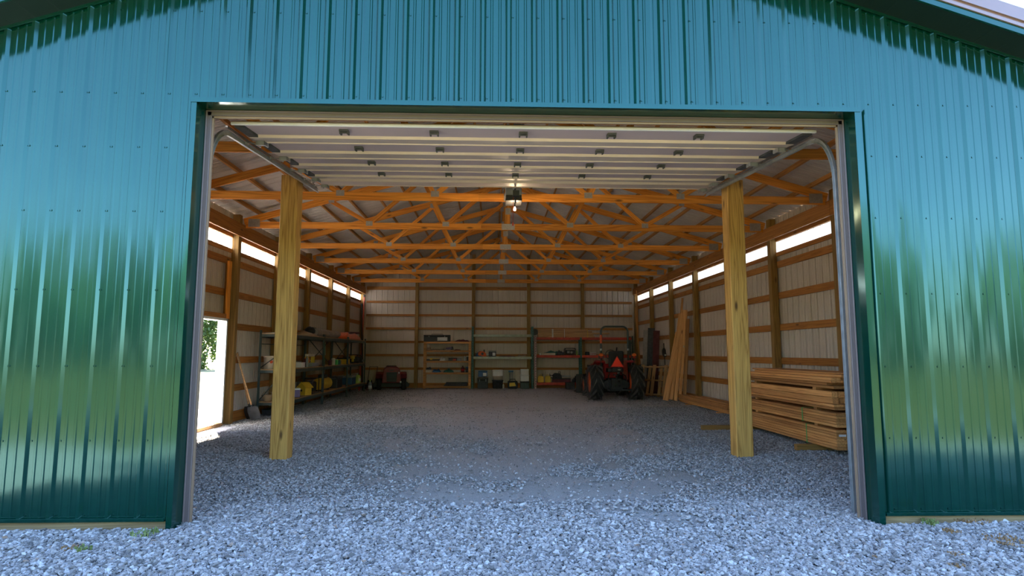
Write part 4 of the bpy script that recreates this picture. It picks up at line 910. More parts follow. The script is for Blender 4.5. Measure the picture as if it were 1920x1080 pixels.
def cloth(loc, d, mat, label, name='cloth', cat='cloth', seed=1, rz=0.0, n=5, group=None):
    """a heap of folds with a flat base"""
    Rr = random.Random(seed); m_ = MB()
    gx, gy = 14, 10; vs = []
    for j in range(gy + 1):
        for i in range(gx + 1):
            u, v = i / gx * 2 - 1, j / gy * 2 - 1; e = max(0.0, 1 - abs(u) ** 3) * max(0.0, 1 - abs(v) ** 3)
            zz = d[2] * e ** 0.6 * (0.62 + 0.3 * math.sin(u * (4 + seed % 3) + seed) * math.cos(v * 3 + seed * 2) + 0.12 * Rr.uniform(-1, 1))
            vs.append((u * d[0] / 2, v * d[1] / 2 * (1 - 0.15 * u * u), max(0.0, zz)))
    m_.add(vs, [(j * (gx + 1) + i, j * (gx + 1) + i + 1, (j + 1) * (gx + 1) + i + 1, (j + 1) * (gx + 1) + i) for j in range(gy) for i in range(gx)], 0, True)
    rim_ = [i for i in range(gx + 1)] + [j * (gx + 1) + gx for j in range(1, gy + 1)] + [gy * (gx + 1) + i for i in range(gx - 1, -1, -1)] + [j * (gx + 1) for j in range(gy - 1, 0, -1)]
    m_.f.append(tuple(reversed(rim_))); m_.m.append(0); m_.s.append(False)
    return tag(obj(name, m_, M[mat], loc=loc, rot=(0, 0, rz)), label, cat, group)
def saw(loc, label, mat='orange', rz=0.0, name='chainsaw', group=None):
    t = T(name, label, 'tool', loc, rz, group)
    m_ = MB(); m_.prism([(-0.22, 0), (-0.24, 0.14), (-0.15, 0.22), (0.02, 0.20), (0.10, 0.12), (0.12, 0)], -0.09, 0.09, 'y'); obj('housing', m_, M[mat], t, bevel=0.02, segs=2)
    m_ = MB(); m_.tube([(0.04, -0.08, 0.12), (0.04, -0.06, 0.27), (0.02, 0.07, 0.27), (0.03, 0.09, 0.10)], 0.013, 6); obj('front_handle', m_, M['black'], t)
    m_ = MB(); m_.tube([(-0.22, 0, 0.10), (-0.36, 0, 0.13), (-0.34, 0, 0.02), (-0.18, 0, 0.03)], 0.017, 6); obj('rear_handle', m_, M['black'], t)
    m_ = MB(); m_.prism([(0.1, 0.04), (0.1, 0.12), (0.48, 0.11), (0.52, 0.08), (0.48, 0.05)], -0.006, 0.006, 'y'); obj('bar', m_, M['galv'], t)
    m_ = MB(); m_.cyl((-0.06, -0.10, 0.11), (-0.06, -0.085, 0.11), 0.055, n=14); obj('starter_cover', m_, M['dgrey'], t); return t
def machine(loc, d, mat, frame, label, name='generator', cat='machine', rz=0.0, group=None):
    t = T(name, label, cat, loc, rz, group); x, y, z = d
    m_ = MB(); m_.bb((-x * 0.4, -y * 0.42, z * 0.12), (x * 0.4, y * 0.42, z * 0.78)); obj('housing', m_, M[mat], t, bevel=min(d) * 0.12, segs=2)
    m_ = MB()
    for s_ in (-1, 1): m_.tube([(-x / 2, s_ * y / 2, 0.01), (-x / 2, s_ * y / 2, z * 0.9), (-x * 0.4, s_ * y / 2, z), (x * 0.4, s_ * y / 2, z), (x / 2, s_ * y / 2, z * 0.9), (x / 2, s_ * y / 2, 0.01), (-x / 2, s_ * y / 2, 0.01)], 0.011, 6)
    for s_ in (-1, 1): m_.cyl((s_ * x * 0.4, -y / 2, z), (s_ * x * 0.4, y / 2, z), 0.011, n=6)
    obj('frame', m_, M[frame], t)
    m_ = MB(); m_.cyl((x * 0.1, -y * 0.46, z * 0.4), (x * 0.1, -y * 0.42, z * 0.4), z * 0.16, n=14); m_.bb((-x * 0.3, -y * 0.46, z * 0.3), (-x * 0.08, -y * 0.42, z * 0.6)); obj('control_panel', m_, M['grey'], t); return t

# ------------------------------------------------------------------ long steel shelving on the left
SX0, SX1 = -5.235, -4.68
SY = [8.65, 11.9, 14.7, 17.4]
DK = (0.33, 1.05, 1.86)
for b in range(3):
    lab = ('front bay of the long dark steel shelving along the left wall', 'middle bay of the long dark steel shelving along the left wall', 'last bay of the long dark steel shelving, next to the red mower')[b]
    sh = T('steel_shelf_unit', lab, 'shelving', (0, 0, 0), group='dark steel shelving bays on the left')
    y0, y1 = SY[b] + (0.022 if b else 0), SY[b + 1] - 0.022
    for y in ((y0, y1) if b == 0 else (y0 + 0.021, y1)) if b < 2 else (y0 + 0.021, y1):
        for x in (SX0 + 0.02, SX1 - 0.02):
            m_ = MB(); m_.bb((x - 0.022, y - 0.02, 0), (x + 0.022, y + 0.02, 1.93)); obj('upright', m_, M['slate'], sh, bevel=0.003)
    for z in DK:
        m_ = MB()
        for x in (SX0 + 0.012, SX1 - 0.012): m_.bb((x - 0.012, y0, z - 0.10), (x + 0.012, y1, z - 0.018))
        for y in (y0 + 0.02, y1 - 0.02): m_.bb((SX0, y - 0.012, z - 0.08), (SX1, y + 0.012, z - 0.018))
        obj('beam', m_, M['slate'], sh)
        m_ = MB(); m_.bb((SX0 + 0.002, y0, z - 0.018), (SX1 - 0.002, y1, z)); obj('deck', m_, M['deck'], sh)
    m_ = MB()
    if b == 0: m_.tube([(SX1 - 0.03, y0 + 0.02, 0.95), (SX0 + 0.03, y0 + 0.02, 0.36)], 0.012, 6); m_.tube([(SX0 + 0.02, y0, 1.62), (SX0 + 0.02, y1, 1.62)], 0.010, 6)
    if b == 0: m_.tube([(SX1 - 0.03, y0 + 0.02, 1.45), (SX0 + 0.03, y0 + 0.02, 1.08)], 0.010, 6)
    if b: m_.tube([(SX0 + 0.02, y0 + 0.3, 1.8), (SX0 + 0.02, y1 - 0.3, 1.1)], 0.012, 6); m_.tube([(SX0 + 0.02, y0 + 0.3, 1.1), (SX0 + 0.02, y1 - 0.3, 1.8)], 0.012, 6)
    obj('brace', m_, M['slate'], sh)
    if b == 1:
        m_ = MB()
        for k in range(13): m_.bb((SX1 - 0.045, y0 - 0.001, 1.12 + 0.048 * k), (SX1 - 0.02, y0 + 0.0, 1.145 + 0.048 * k)) if k < 10 else None
        for k in range(12): m_.bb((SX1, y0 + 0.008, 1.10 + 0.05 * k), (SX1 + 0.003, y0 + 0.034, 1.135 + 0.05 * k))
        tag(obj('lit_slots', m_, M['lime'], sh), 'bright green pieces for light in the upright slots')  # bright green colour stands in for light in the upright's slots
z0, z1, z2 = DK
# middle deck
bucket((-5.09, 8.92, z1), 0.135, 0.30, 'cream', 'cream bucket with an orange logo at the near end of the left shelving', 'orange', handle=False)
bottle((-4.90, 8.95, z1), 0.08, 0.34, 'lime', 'green and white bottle beside the cream bucket', 'white', 'white')
crate((-4.90, 10.35, z1), (0.26, 0.30, 0.13), 'tag', 'small white carton on the middle shelf just behind the post', 'carton', 'box', 'tag')
crate((-5.02, 9.95, z1), (0.22, 0.25, 0.28), 'purple', 'dull purple box at the back of the middle shelf', 'carton', 'box')
bottle((-4.80, 10.75, z1), 0.035, 0.32, 'grey', 'slim grey bottle with a white cap on the middle shelf', 'white')
bottle((-4.90, 10.9, z1), 0.045, 0.24, 'maroon', 'dark red bottle beside the slim grey one', 'orange')
t = T('tool_tote', 'open tool tote with a cream top bar on the middle shelf', 'tool box', (-4.93, 11.42, z1), rz=math.radians(-90))
m_ = MB(); m_.bb((-0.30, -0.16, 0), (0.30, 0.16, 0.10)); obj('tray', m_, M['grey'], t, bevel=0.01)
m_ = MB(); m_.bb((-0.28, -0.05, 0.27), (0.28, 0.05, 0.34)); obj('top_bar', m_, M['cream'], t, bevel=0.01)
m_ = MB(); m_.bb((-0.28, -0.05, 0.10), (-0.25, 0.05, 0.27)); m_.bb((0.25, -0.05, 0.10), (0.28, 0.05, 0.27)); obj('end_post', m_, M['yellow'], t)
for q, (x, mt) in enumerate(((-0.17, 'orange'), (-0.08, 'blue'), (0.02, 'white'), (0.11, 'black'), (0.19, 'yellow'))):
    m_ = MB(); m_.cyl((x, -0.08, 0.06), (x + 0.01, -0.06, 0.22), 0.022, 0.014, n=8); obj('tool_handle', m_, M[mt], t)
can((-4.80, 13.0, z1), 0.05, 0.15, 'maroon', 'brown can on the middle shelf after the green slotted upright', 'black')
can((-4.80, 13.35, z1), 0.055, 0.20, 'cream', 'tall cream can between the brown and green ones', 'white')
can((-4.80, 13.72, z1), 0.05, 0.15, 'lime', 'pale green can with a white lid beside the tall cream one', 'white')
can((-4.80, 14.02, z1), 0.05, 0.14, 'teal', 'teal can at the end of the row of cans', 'teal')
t = T('hose_coil', 'small coiled brown hose on the middle shelf', 'hose', (-4.84, 14.32, z1 + 0.07)); m_ = MB()
for q in range(3): m_.tube([(0.02 * q - 0.02, 0.065 * math.cos(a), 0.065 * math.sin(a)) for a in [2 * math.pi * k / 14 for k in range(15)]], 0.011, 6)
obj('coil', m_, M['card'], t)
crate((-4.92, 15.1, z1), (0.30, 0.34, 0.20), 'yellow', 'yellow tool case in the last bay of the left shelving', 'tool_case', 'tool box', 'black', -1.57, handle='black')
t = T('cordless_drill', 'yellow and black upright power tool before the dark machine', 'tool', (-4.80, 15.85, z1)); m_ = MB(); m_.bb((-0.05, -0.13, 0.16), (0.05, 0.13, 0.27)); m_.cyl((0, -0.13, 0.215), (0, -0.2, 0.215), 0.03, n=10); obj('housing', m_, M['yellow'], t, bevel=0.015, segs=2)
m_ = MB(); m_.bb((-0.035, 0.0, 0.05), (0.035, 0.08, 0.17)); obj('grip', m_, M['yellow'], t, bevel=0.01); m_ = MB(); m_.bb((-0.05, -0.05, 0), (0.05, 0.12, 0.06)); obj('battery', m_, M['black'], t, bevel=0.008)
machine((-4.95, 16.7, z1), (0.62, 0.36, 0.30), 'dgrey', 'black', 'dark compressor with a chrome end on the middle shelf near the back wall', 'compressor', 'machine', -1.57)
saw((-4.86, 17.12, z1 + 0.0), 'hedge tool with a bright bar poking off the end of the left shelving', 'black', math.radians(80), 'hedge_trimmer')
# lower deck
t = T('basket', 'low tan basket at the near end of the lowest left shelf', 'basket', (-5.10, 8.9, z0)); m_ = MB(); m_.lathe([(0.09, 0), (0.12, 0.10), (0.13, 0.14), (0.12, 0.14), (0.08, 0.03)], 14); obj('body', m_, M['card'], t)
m_ = MB(); m_.tube([(0.12 * math.cos(a), 0, 0.13 + 0.08 * math.sin(a)) for a in [math.pi * k / 8 for k in range(9)]], 0.006, 5); obj('handle', m_, M['card'], t)
bucket((-4.93, 9.1, z0), 0.13, 0.20, 'pinkrack', 'faded pink bucket on the lowest left shelf', None, handle=True)
crate((-4.88, 10.15, z0), (0.26, 0.22, 0.22), 'purple', 'purple and white striped carton on the lowest shelf behind the post', 'carton', 'box', 'white', -1.2, label_col='white')
t = T('bird_house', 'yellow bird house with a pitched roof on the lowest left shelf', 'bird house', (-4.86, 10.85, z0), rz=-0.5)
m_ = MB(); m_.bb((-0.13, -0.11, 0), (0.13, 0.11, 0.20)); obj('body', m_, M['yellow'], t, bevel=0.006)
m_ = MB(); m_.prism([(-0.17, 0.19), (0, 0.33), (0.17, 0.19), (0.15, 0.18), (-0.15, 0.18)], -0.14, 0.14, 'y'); obj('roof', m_, M['yellow'], t)
m_ = MB(); m_.cyl((0, -0.116, 0.12), (0, -0.112, 0.12), 0.03, n=12); m_.bb((-0.10, -0.115, 0.03), (-0.06, -0.111, 0.17)); obj('door_hole', m_, M['black'], t)
machine((-4.98, 11.55, z0), (0.62, 0.38, 0.40), 'black', 'black', 'black generator behind the yellow bird house', 'generator', 'machine', -1.57)
t = T('air_compressor', 'yellow horizontal tank compressor with black hose on the lowest shelf', 'machine', (-4.93, 12.75, z0), rz=-1.57)
m_ = MB(); m_.cyl((-0.42, 0, 0.20), (0.42, 0, 0.20), 0.17, n=18); m_.ball((-0.42, 0, 0.20), (0.16, 0.34, 0.34), n=14, rings=8); m_.ball((0.42, 0, 0.20), (0.16, 0.34, 0.34), n=14, rings=8); obj('tank', m_, M['yellow'], t)
m_ = MB(); m_.bb((-0.16, -0.1, 0.36), (0.18, 0.1, 0.46)); obj('motor', m_, M['black'], t, bevel=0.02)
m_ = MB(); m_.tube([(-0.16, -0.1, 0.42), (-0.30, -0.17, 0.36), (-0.25, -0.20, 0.15), (-0.1, -0.2, 0.03)], 0.013, 6); obj('hose', m_, M['black'], t)
m_ = MB()
for x in (-0.3, 0.3): m_.bb((x - 0.03, -0.1, 0), (x + 0.03, 0.1, 0.06))
obj('foot', m_, M['black'], t)
crate((-4.95, 14.1, z0), (0.66, 0.36, 0.34), 'black', 'black lidded tool chest on the lowest left shelf', 'tool_chest', 'tool box', 'dgrey', -1.57, handle='grey')
crate((-4.95, 16.05, z0), (0.62, 0.34, 0.30), 'blue', 'blue ribbed plastic bin on the lowest left shelf', 'plastic_bin', 'box', 'grey', -1.57)
bottle((-4.82, 16.75, z0), 0.075, 0.34, 'yellowgreen', 'yellow green bottle beside the blue bin', 'white')
bottle((-4.82, 17.02, z0), 0.07, 0.33, 'yellowgreen', 'second yellow green bottle, next to the shelf end', 'black', 'white')
bottle((-4.55, 17.72, 0), 0.07, 0.40, 'grey', 'grey spray bottle on the floor at the end of the left shelving', 'yellowgreen', 'white')
for q, (y, lab) in enumerate(((9.1, 'flat black tray under the near end of the left shelving'), (9.6, 'second flat black tray under the left shelving'))):
    t = T('tray', lab, 'tray', (-4.98, y, 0.0), group='trays under the left shelving'); m_ = MB(); m_.prism([(-0.2, 0.0), (-0.24, 0.14), (-0.225, 0.14), (-0.19, 0.02), (0.19, 0.02), (0.225, 0.14), (0.24, 0.14), (0.2, 0.0)], -0.2, 0.2, 'y'); obj('body', m_, M['black'], t)
    m_ = MB(); m_.bb((-0.22, -0.215, 0.03), (0.22, -0.2, 0.13)); m_.bb((-0.22, 0.2, 0.03), (0.22, 0.215, 0.13)); obj('end_wall', m_, M['black'], t)
# top deck
m_ = MB(); m_.add([(-0.2, -0.3, 0), (0.2, -0.28, 0), (0.21, 0.3, 0), (-0.2, 0.28, 0), (-0.2, -0.3, 0.012), (0.2, -0.28, 0.02), (0.21, 0.3, 0.01), (-0.2, 0.28, 0.014)], [(3, 2, 1, 0), (4, 5, 6, 7), (0, 1, 5, 4), (1, 2, 6, 5), (2, 3, 7, 6), (3, 0, 4, 7)])
tag(obj('paper_sheet', m_, M['white'], loc=(-4.95, 9.0, z2 + 0.001), rot=(0, 0, 0.1)), 'white papers lying on the near end of the top left shelf', 'paper')
cloth((-4.95, 11.0, z2), (0.5, 0.9, 0.16), 'card', 'brown crumpled packing lying at the near side of the rolled mat', 'packing', 'packing', 3)
t = T('rolled_mat', 'pale grey and tan rolled mat on top of the left shelving', 'mat', (-4.97, 12.75, z2))
m_ = MB(); pr = []
for k in range(22):
    a = 2 * math.pi * k / 21 * 1.4; r = 0.16 - 0.004 * k; pr.append((r * 1.25 * math.cos(a + 0.4), 0.14 + r * 0.85 * math.sin(a + 0.4)))
for y0, y1, mt in ((-1.2, 1.35, 'tarp'),):
    for (p, q) in zip(pr, pr[1:]): m_.add([(p[0], y0, p[1]), (q[0], y0, q[1]), (q[0], y1, q[1] * 0.85), (p[0], y1, p[1] * 0.85)], [(0, 1, 2, 3)], 0, True)
    m_.prism([(0.19 * math.cos(a), 0.125 + 0.115 * math.sin(a)) for a in [2 * math.pi * k / 18 for k in range(18)]], -1.15, 1.3, 'y')
obj('roll', m_, M['tarp'], t)
m_ = MB(); m_.ball((-0.02, -1.2, 0.15), (0.30, 0.3, 0.24), bump=0.12, seed=4); obj('dark_end', m_, M['black'], t)
t = T('leaf_blower', 'orange and black garden tool case on top of the left shelving', 'tool', (-4.93, 15.9, z2), rz=-1.57)
m_ = MB(); m_.prism([(-1.05, 0.0), (-1.0, 0.13), (-0.2, 0.24), (0.55, 0.18), (0.85, 0.24), (1.0, 0.12), (0.98, 0.0)], -0.15, 0.15, 'y'); obj('shell', m_, M['orange'], t, bevel=0.04, segs=3)
m_ = MB(); m_.prism([(-1.1, 0.24), (-0.9, 0.30), (0.3, 0.27), (0.8, 0.20), (0.3, 0.22), (-0.6, 0.22)], -0.12, 0.12, 'y'); obj('cover', m_, M['maroon'], t, bevel=0.01)
m_ = MB(); m_.tube([(0.78 + 0.10 * math.cos(a), -0.16, 0.10 + 0.08 * math.sin(a)) for a in [2 * math.pi * k / 12 for k in range(13)]], 0.015, 6); obj('grip_ring', m_, M['amber'], t)
cloth((-4.9, 17.15, z2), (0.22, 0.3, 0.12), 'grey', 'small grey rag at the far end of the top left shelf', 'rag', 'cloth', 5)
# tools in the back left corner
for a, b, mt, lab in (((-4.98, 17.85, 0), (-5.22, 19.45, 3.75), 'redrack', 'tall red pole leaning into the back left corner'), ((-4.82, 17.7, 0), (-5.2, 18.9, 3.35), 'black', 'tall black pole leaning beside the red one')):
    t = T('long_pole', lab, 'pole', a, group='poles in the back left corner'); d_ = Vector(b) - Vector(a); m_ = MB(); m_.cyl((0, 0, 0), d_, 0.025, n=8); obj('shaft', m_, M[mt], t)
    m_ = MB(); m_.cyl(d_ * 0.98, d_ * 1.0, 0.034, n=8); obj('end_cap', m_, M['black'], t)
# shovels
for (bx, by, tx, ty, tz, mt, hd, lab) in ((-5.00, 8.02, -5.34, 7.70, 1.40, 'pale', 'dgrey', 'long handled shovel with a pale handle leaning on the left wall'), (-5.16, 8.22, -5.36, 7.80, 1.42, 'deck', 'black', 'reddish handled spade leaning behind the pale handled shovel')):
    t = T('shovel', lab, 'shovel', (bx, by, 0.01), group='shovels by the side doorway'); d_ = Vector((tx - bx, ty - by, tz)); u = d_.normalized(); q = u.to_track_quat('Z', 'Y').to_matrix().to_4x4()
    m_ = MB(); m_.cyl(u * 0.26, d_, 0.017, 0.015, n=10); obj('handle', m_, M[mt], t)
    m_ = MB(); vs = []; 
    for j in range(6):
        zz = 0.30 - 0.29 * j / 5; hw_ = (0.09, 0.115, 0.12, 0.12, 0.115, 0.095)[j]
        for i in range(7): f_ = i / 6 * 2 - 1; vs.append((f_ * hw_, 0.025 * f_ * f_ - 0.012 - 0.02 * (1 - j / 5), zz))
    nn_ = len(vs); vs += [(p[0], p[1] + 0.006, p[2]) for p in vs]; fs = [(j * 7 + i, j * 7 + i + 1, (j + 1) * 7 + i + 1, (j + 1) * 7 + i) for j in range(5) for i in range(6)]
    m_.add(vs, fs + [tuple(nn_ + k for k in reversed(f)) for f in fs], 0, True, q @ Matrix.Rotation(0.8, 4, 'Z')); m_.cyl(u * 0.22, u * 0.34, 0.024, 0.019, n=10); obj('blade', m_, M[hd], t)

# ------------------------------------------------------------------ wooden shelf at the back
WS = T('wooden_shelf', 'orange wooden shelf unit of four open levels against the back wall', 'shelving', (-1.79, 19.28, 0.0))
for x in (-0.90, 0.90):
    for y in (-0.18, 0.18):
        m_ = MB(); m_.bb((x - 0.045, y - 0.02, 0), (x + 0.045, y + 0.02, 1.86)); obj('post', m_, M['lumber'], WS)
for i, z in enumerate((0.10, 0.64, 1.10, 1.52, 1.86)):
    m_ = MB(); m_.bb((-0.86, -0.2, z - 0.018), (0.86, 0.2, z)); obj('shelf_board', m_, M['pale'], WS)
    m_ = MB(); m_.bb((-0.94, -0.222, z - 0.07), (0.94, -0.201, z + 0.0)); obj('front_rail', m_, M['lumber'], WS)
wx = lambda u: -1.79 + u
G4 = 'things on the wooden shelf'
crate((wx(-0.42), 19.26, 1.86), (1.05, 0.34, 0.27), 'black', 'long black tool case with a grey patch on top of the wooden shelf', 'tool_case', 'tool box', 'black', label_col='tag', handle='black')
cloth((wx(0.58), 19.26, 1.86), (0.6, 0.3, 0.11), 'maroon', 'dark red cloth beside the black case on the wooden shelf', 'rag', 'cloth', 7)
cloth((wx(-0.74), 19.24, 1.52), (0.20, 0.25, 0.15), 'card', 'brown work glove heap at the left of the top wooden level', 'glove', 'glove', 2)
t = T('chain_coil', 'flat black chain heap on the top wooden level', 'chain', (wx(-0.36), 19.24, 1.52)); m_ = MB()
for q in range(14): m_.tube([(-0.26 + q * 0.04 + 0.022 * math.cos(a), 0.03 * math.sin(q) + 0.02 * math.sin(a), 0.018 + 0.025 * abs(math.sin(q * 1.3)) + (0.012 * math.sin(a) if q % 2 else 0)) for a in [2 * math.pi * k / 8 for k in range(9)]], 0.008, 5)
tag(obj('links', m_, M['black'], t), kind='stuff')
t = T('angle_grinder', 'dark purple grinder with a loose cord on the top wooden level', 'tool', (wx(0.06), 19.24, 1.52), rz=0.3); m_ = MB(); m_.cyl((-0.12, 0, 0.07), (0.10, 0, 0.09), 0.04, n=12); obj('body', m_, M['purple'], t); m_ = MB(); m_.cyl((0.13, 0, 0.05), (0.13, 0, 0.15), 0.055, 0.03, n=12); obj('gear_head', m_, M['dgrey'], t)
m_ = MB(); m_.cyl((0.13, 0, 0.02), (0.13, 0, 0.045), 0.065, n=16); obj('disc', m_, M['black'], t); m_ = MB(); m_.tube([(-0.12, 0, 0.07), (-0.16, 0.03, 0.14), (-0.2, 0.05, 0.05), (-0.22, 0.08, 0.01)], 0.007, 5); obj('cord', m_, M['black'], t)
cloth((wx(0.40), 19.24, 1.52), (0.3, 0.22, 0.05), 'maroon', 'thin red strap pile on the top wooden level', 'rag', 'cloth', 9)
t = T('spirit_level', 'yellow and black spirit level on the second wooden level', 'tool', (wx(-0.55), 19.18, 1.10)); m_ = MB(); m_.bb((-0.28, -0.02, 0.0), (0.28, 0.02, 0.07)); obj('beam', m_, M['black'], t); m_ = MB(); m_.bb((-0.14, -0.024, 0.04), (-0.05, 0.024, 0.10)); m_.bb((-0.05, -0.023, 0.075), (0.22, 0.023, 0.09)); obj('vial_block', m_, M['yellow'], t)
cloth((wx(-0.18), 19.22, 1.10), (0.26, 0.24, 0.16), 'tag', 'white crumpled bag on the second wooden level', 'bag', 'bag', 4)
crate((wx(0.22), 19.24, 1.10), (0.34, 0.22, 0.12), 'black', 'low black box with a red corner on the second wooden level', 'parts_box', 'box', 'black', label_col='redrack')
crate((wx(0.48), 19.24, 1.10), (0.16, 0.18, 0.11), 'grey', 'small grey box on the second wooden level', 'parts_box', 'box', 'grey')
bottle((wx(0.70), 19.22, 1.10), 0.03, 0.22, 'white', 'thin white tube standing on the second wooden level', 'orange')
crate((wx(0.83), 19.24, 1.10), (0.12, 0.16, 0.20), 'dgrey', 'dark box with a white edge at the right of the second wooden level', 'carton', 'box', 'white')
crate((wx(-0.72), 19.22, 0.64), (0.25, 0.24, 0.11), 'cream', 'cream carton at the left of the third wooden level', 'carton', 'box', 'cream')
cloth((wx(-0.74), 19.22, 0.753), (0.22, 0.2, 0.12), 'dgrey', 'dark cap lying on the cream carton', 'cap', 'cap', 6)
cloth((wx(-0.42), 19.22, 0.64), (0.34, 0.26, 0.17), 'blue', 'dark blue rag heap on the third wooden level', 'rag', 'cloth', 8)
cloth((wx(0.06), 19.22, 0.64), (0.42, 0.28, 0.18), 'teal', 'dark green rag heap in the middle of the third wooden level', 'rag', 'cloth', 11)
bottle((wx(0.62), 19.22, 0.64), 0.07, 0.26, 'maroon', 'dark red bottle with a red band on the third wooden level', 'black', 'red')
crate((wx(0.80), 19.24, 0.64), (0.12, 0.18, 0.22), 'dgrey', 'upright dark box at the right of the third wooden level', 'carton', 'box', 'blue')
t = T('folded_tarp', 'long dark folded tarp on the bottom wooden level', 'tarp', (wx(0.36), 19.22, 0.10))
for q in range(3): m_ = MB(); m_.bb((-0.48 + 0.04 * q, -0.15, 0.05 * q), (0.46, 0.15, 0.05 * q + 0.046)); obj('fold', m_, M['dgrey'], t, bevel=0.018, segs=2)

# ------------------------------------------------------------------ pallet racks at the back
def rack(name, label, xs, zt, y0, y1, ucols, beams, bmat, group):
    t = T(name, label, 'shelving', (0, 0, 0), group=group)
    for x, uc in zip(xs, ucols):
        for y in (y0, y1):
            m_ = MB(); m_.bb((x - 0.035, y - 0.03, 0), (x + 0.035, y + 0.03, zt)); u_ = obj('upright', m_, M[uc], t, bevel=0.004)
            if y == y0:
                m_ = MB()
                for k in range(int(zt / 0.1)): m_.bb((x - 0.012, y - 0.0315, 0.06 + 0.1 * k), (x + 0.012, y - 0.0301, 0.105 + 0.1 * k))
                tag(obj('slots', m_, M['black'], u_), kind='stuff')
        m_ = MB()
        for k in range(4): m_.tube([(x, y0, 0.2 + 0.5 * k), (x, y1, 0.45 + 0.5 * k)], 0.012, 5)
        obj('cross_brace', m_, M[uc], t)
    for z in beams:
        for i in range(len(xs) - 1):
            for y in (y0, y1):
                m_ = MB(); m_.bb((xs[i] + 0.036, y - 0.022, z - 0.10), (xs[i + 1] - 0.036, y + 0.022, z)); obj('beam', m_, M[bmat], t, bevel=0.004)
            if True: m_ = MB(); m_.bb((xs[i] + 0.04, y0 + 0.023, z - 0.02), (xs[i + 1] - 0.04, y1 - 0.023, z - 0.002)); obj('deck', m_, M['deck'], t)
    return t
rack('pallet_rack', 'dark teal pallet rack with pale green beams in the middle of the back wall', (-0.78, 1.64), 2.48, 19.12, 19.55, ('teal', 'teal'), (2.16, 1.27), 'sage', 'pallet racks on the back wall')
rack('pallet_rack', 'red beamed pallet rack behind the tractor', (1.76, 3.60, 5.70), 2.10, 19.12, 19.55, ('pinkrack', 'teal', 'slate'), (2.05, 1.33, 0.24), 'redrack', 'pallet racks on the back wall')
z = 1.27; yg = 19.32
saw((-0.34, yg, z), 'orange and blue power saw on the middle beam of the green rack', 'orange', 0.15, 'circular_saw')
cloth((-0.52, yg + 0.02, z), (0.30, 0.3, 0.22), 'blue', 'dark blue bag beside the orange saw', 'bag', 'bag', 12)
crate((0.02, yg, z), (0.30, 0.26, 0.24), 'dgrey', 'dark case with a white patch right of the orange saw', 'tool_case', 'tool box', 'grey', label_col='tag')
cloth((0.62, yg, z), (0.7, 0.2, 0.05), 'maroon', 'thin reddish strap line along the green rack beam', 'strap', 'strap', 13)
cloth((1.22, yg, z), (0.42, 0.22, 0.09), 'card', 'brown rope heap at the right end of the green rack beam', 'rope', 'rope', 14)
crate((-0.36, 19.30, 0.0), (0.42, 0.36, 0.42), 'black', 'black lower tool chest on the floor under the green rack', 'tool_chest', 'tool box', 'black', handle='grey')
crate((-0.36, 19.30, 0.462), (0.36, 0.32, 0.24), 'blue', 'blue and white upper tool box stacked on the black chest', 'tool_box', 'tool box', 'blue', label_col='tag')
bucket((0.24, 19.30, 0.0), 0.22, 0.33, 'dgrey', 'dark tub standing on the floor under the green rack', None, handle=False)
bucket((0.24, 19.30, 0.335), 0.20, 0.16, 'cream', 'cream basin stacked in the dark tub', None, handle=False)
crate((0.24, 19.30, 0.50), (0.40, 0.28, 0.24), 'tag', 'white box on top of the cream basin', 'carton', 'box', 'tag')
bottle((0.47, 19.2, 0.0), 0.04, 0.20, 'cream', 'small cream bottle on the floor before the dark tub', 'orange')
t = T('bench_grinder', 'yellow faced power unit on the floor under the green rack', 'machine', (0.84, 19.28, 0.0)); m_ = MB(); m_.bb((-0.2, -0.14, 0.0), (0.2, 0.14, 0.3)); obj('body', m_, M['black'], t, bevel=0.04, segs=2)
m_ = MB(); m_.prism([(-0.13, 0.08), (-0.13, 0.22), (0.08, 0.24), (0.13, 0.10)], -0.152, -0.141, 'y'); obj('face_plate', m_, M['yellow'], t); m_ = MB(); m_.tube([(-0.12, 0, 0.29), (-0.1, 0, 0.36), (0.1, 0, 0.36), (0.12, 0, 0.29)], 0.014, 6); obj('handle', m_, M['black'], t)
t = T('work_light', 'slim blue grey stand behind the yellow faced power unit', 'stand', (0.78, 19.49, 0.0)); m_ = MB()
for x in (-0.07, 0, 0.07): m_.cyl((x, 0, 0), (x * 0.8, 0, 0.64), 0.012, n=6)
obj('legs', m_, M['grey'], t); m_ = MB(); m_.bb((-0.10, -0.03, 0.64), (0.10, 0.03, 0.70)); obj('head', m_, M['blue'], t, bevel=0.01)
crate((1.33, 19.30, 0.0), (0.36, 0.34, 0.28), 'slate', 'dark green bin on the floor at the right of the green rack', 'plastic_bin', 'box', 'black')
crate((1.33, 19.30, 0.282), (0.34, 0.3, 0.26), 'tag', 'white carton stacked on the dark green bin', 'carton', 'box', 'tag')
crate((1.33, 19.30, 0.545), (0.32, 0.3, 0.22), 'tag', 'white carton at the top of the pile in the green rack', 'carton', 'box', 'white')
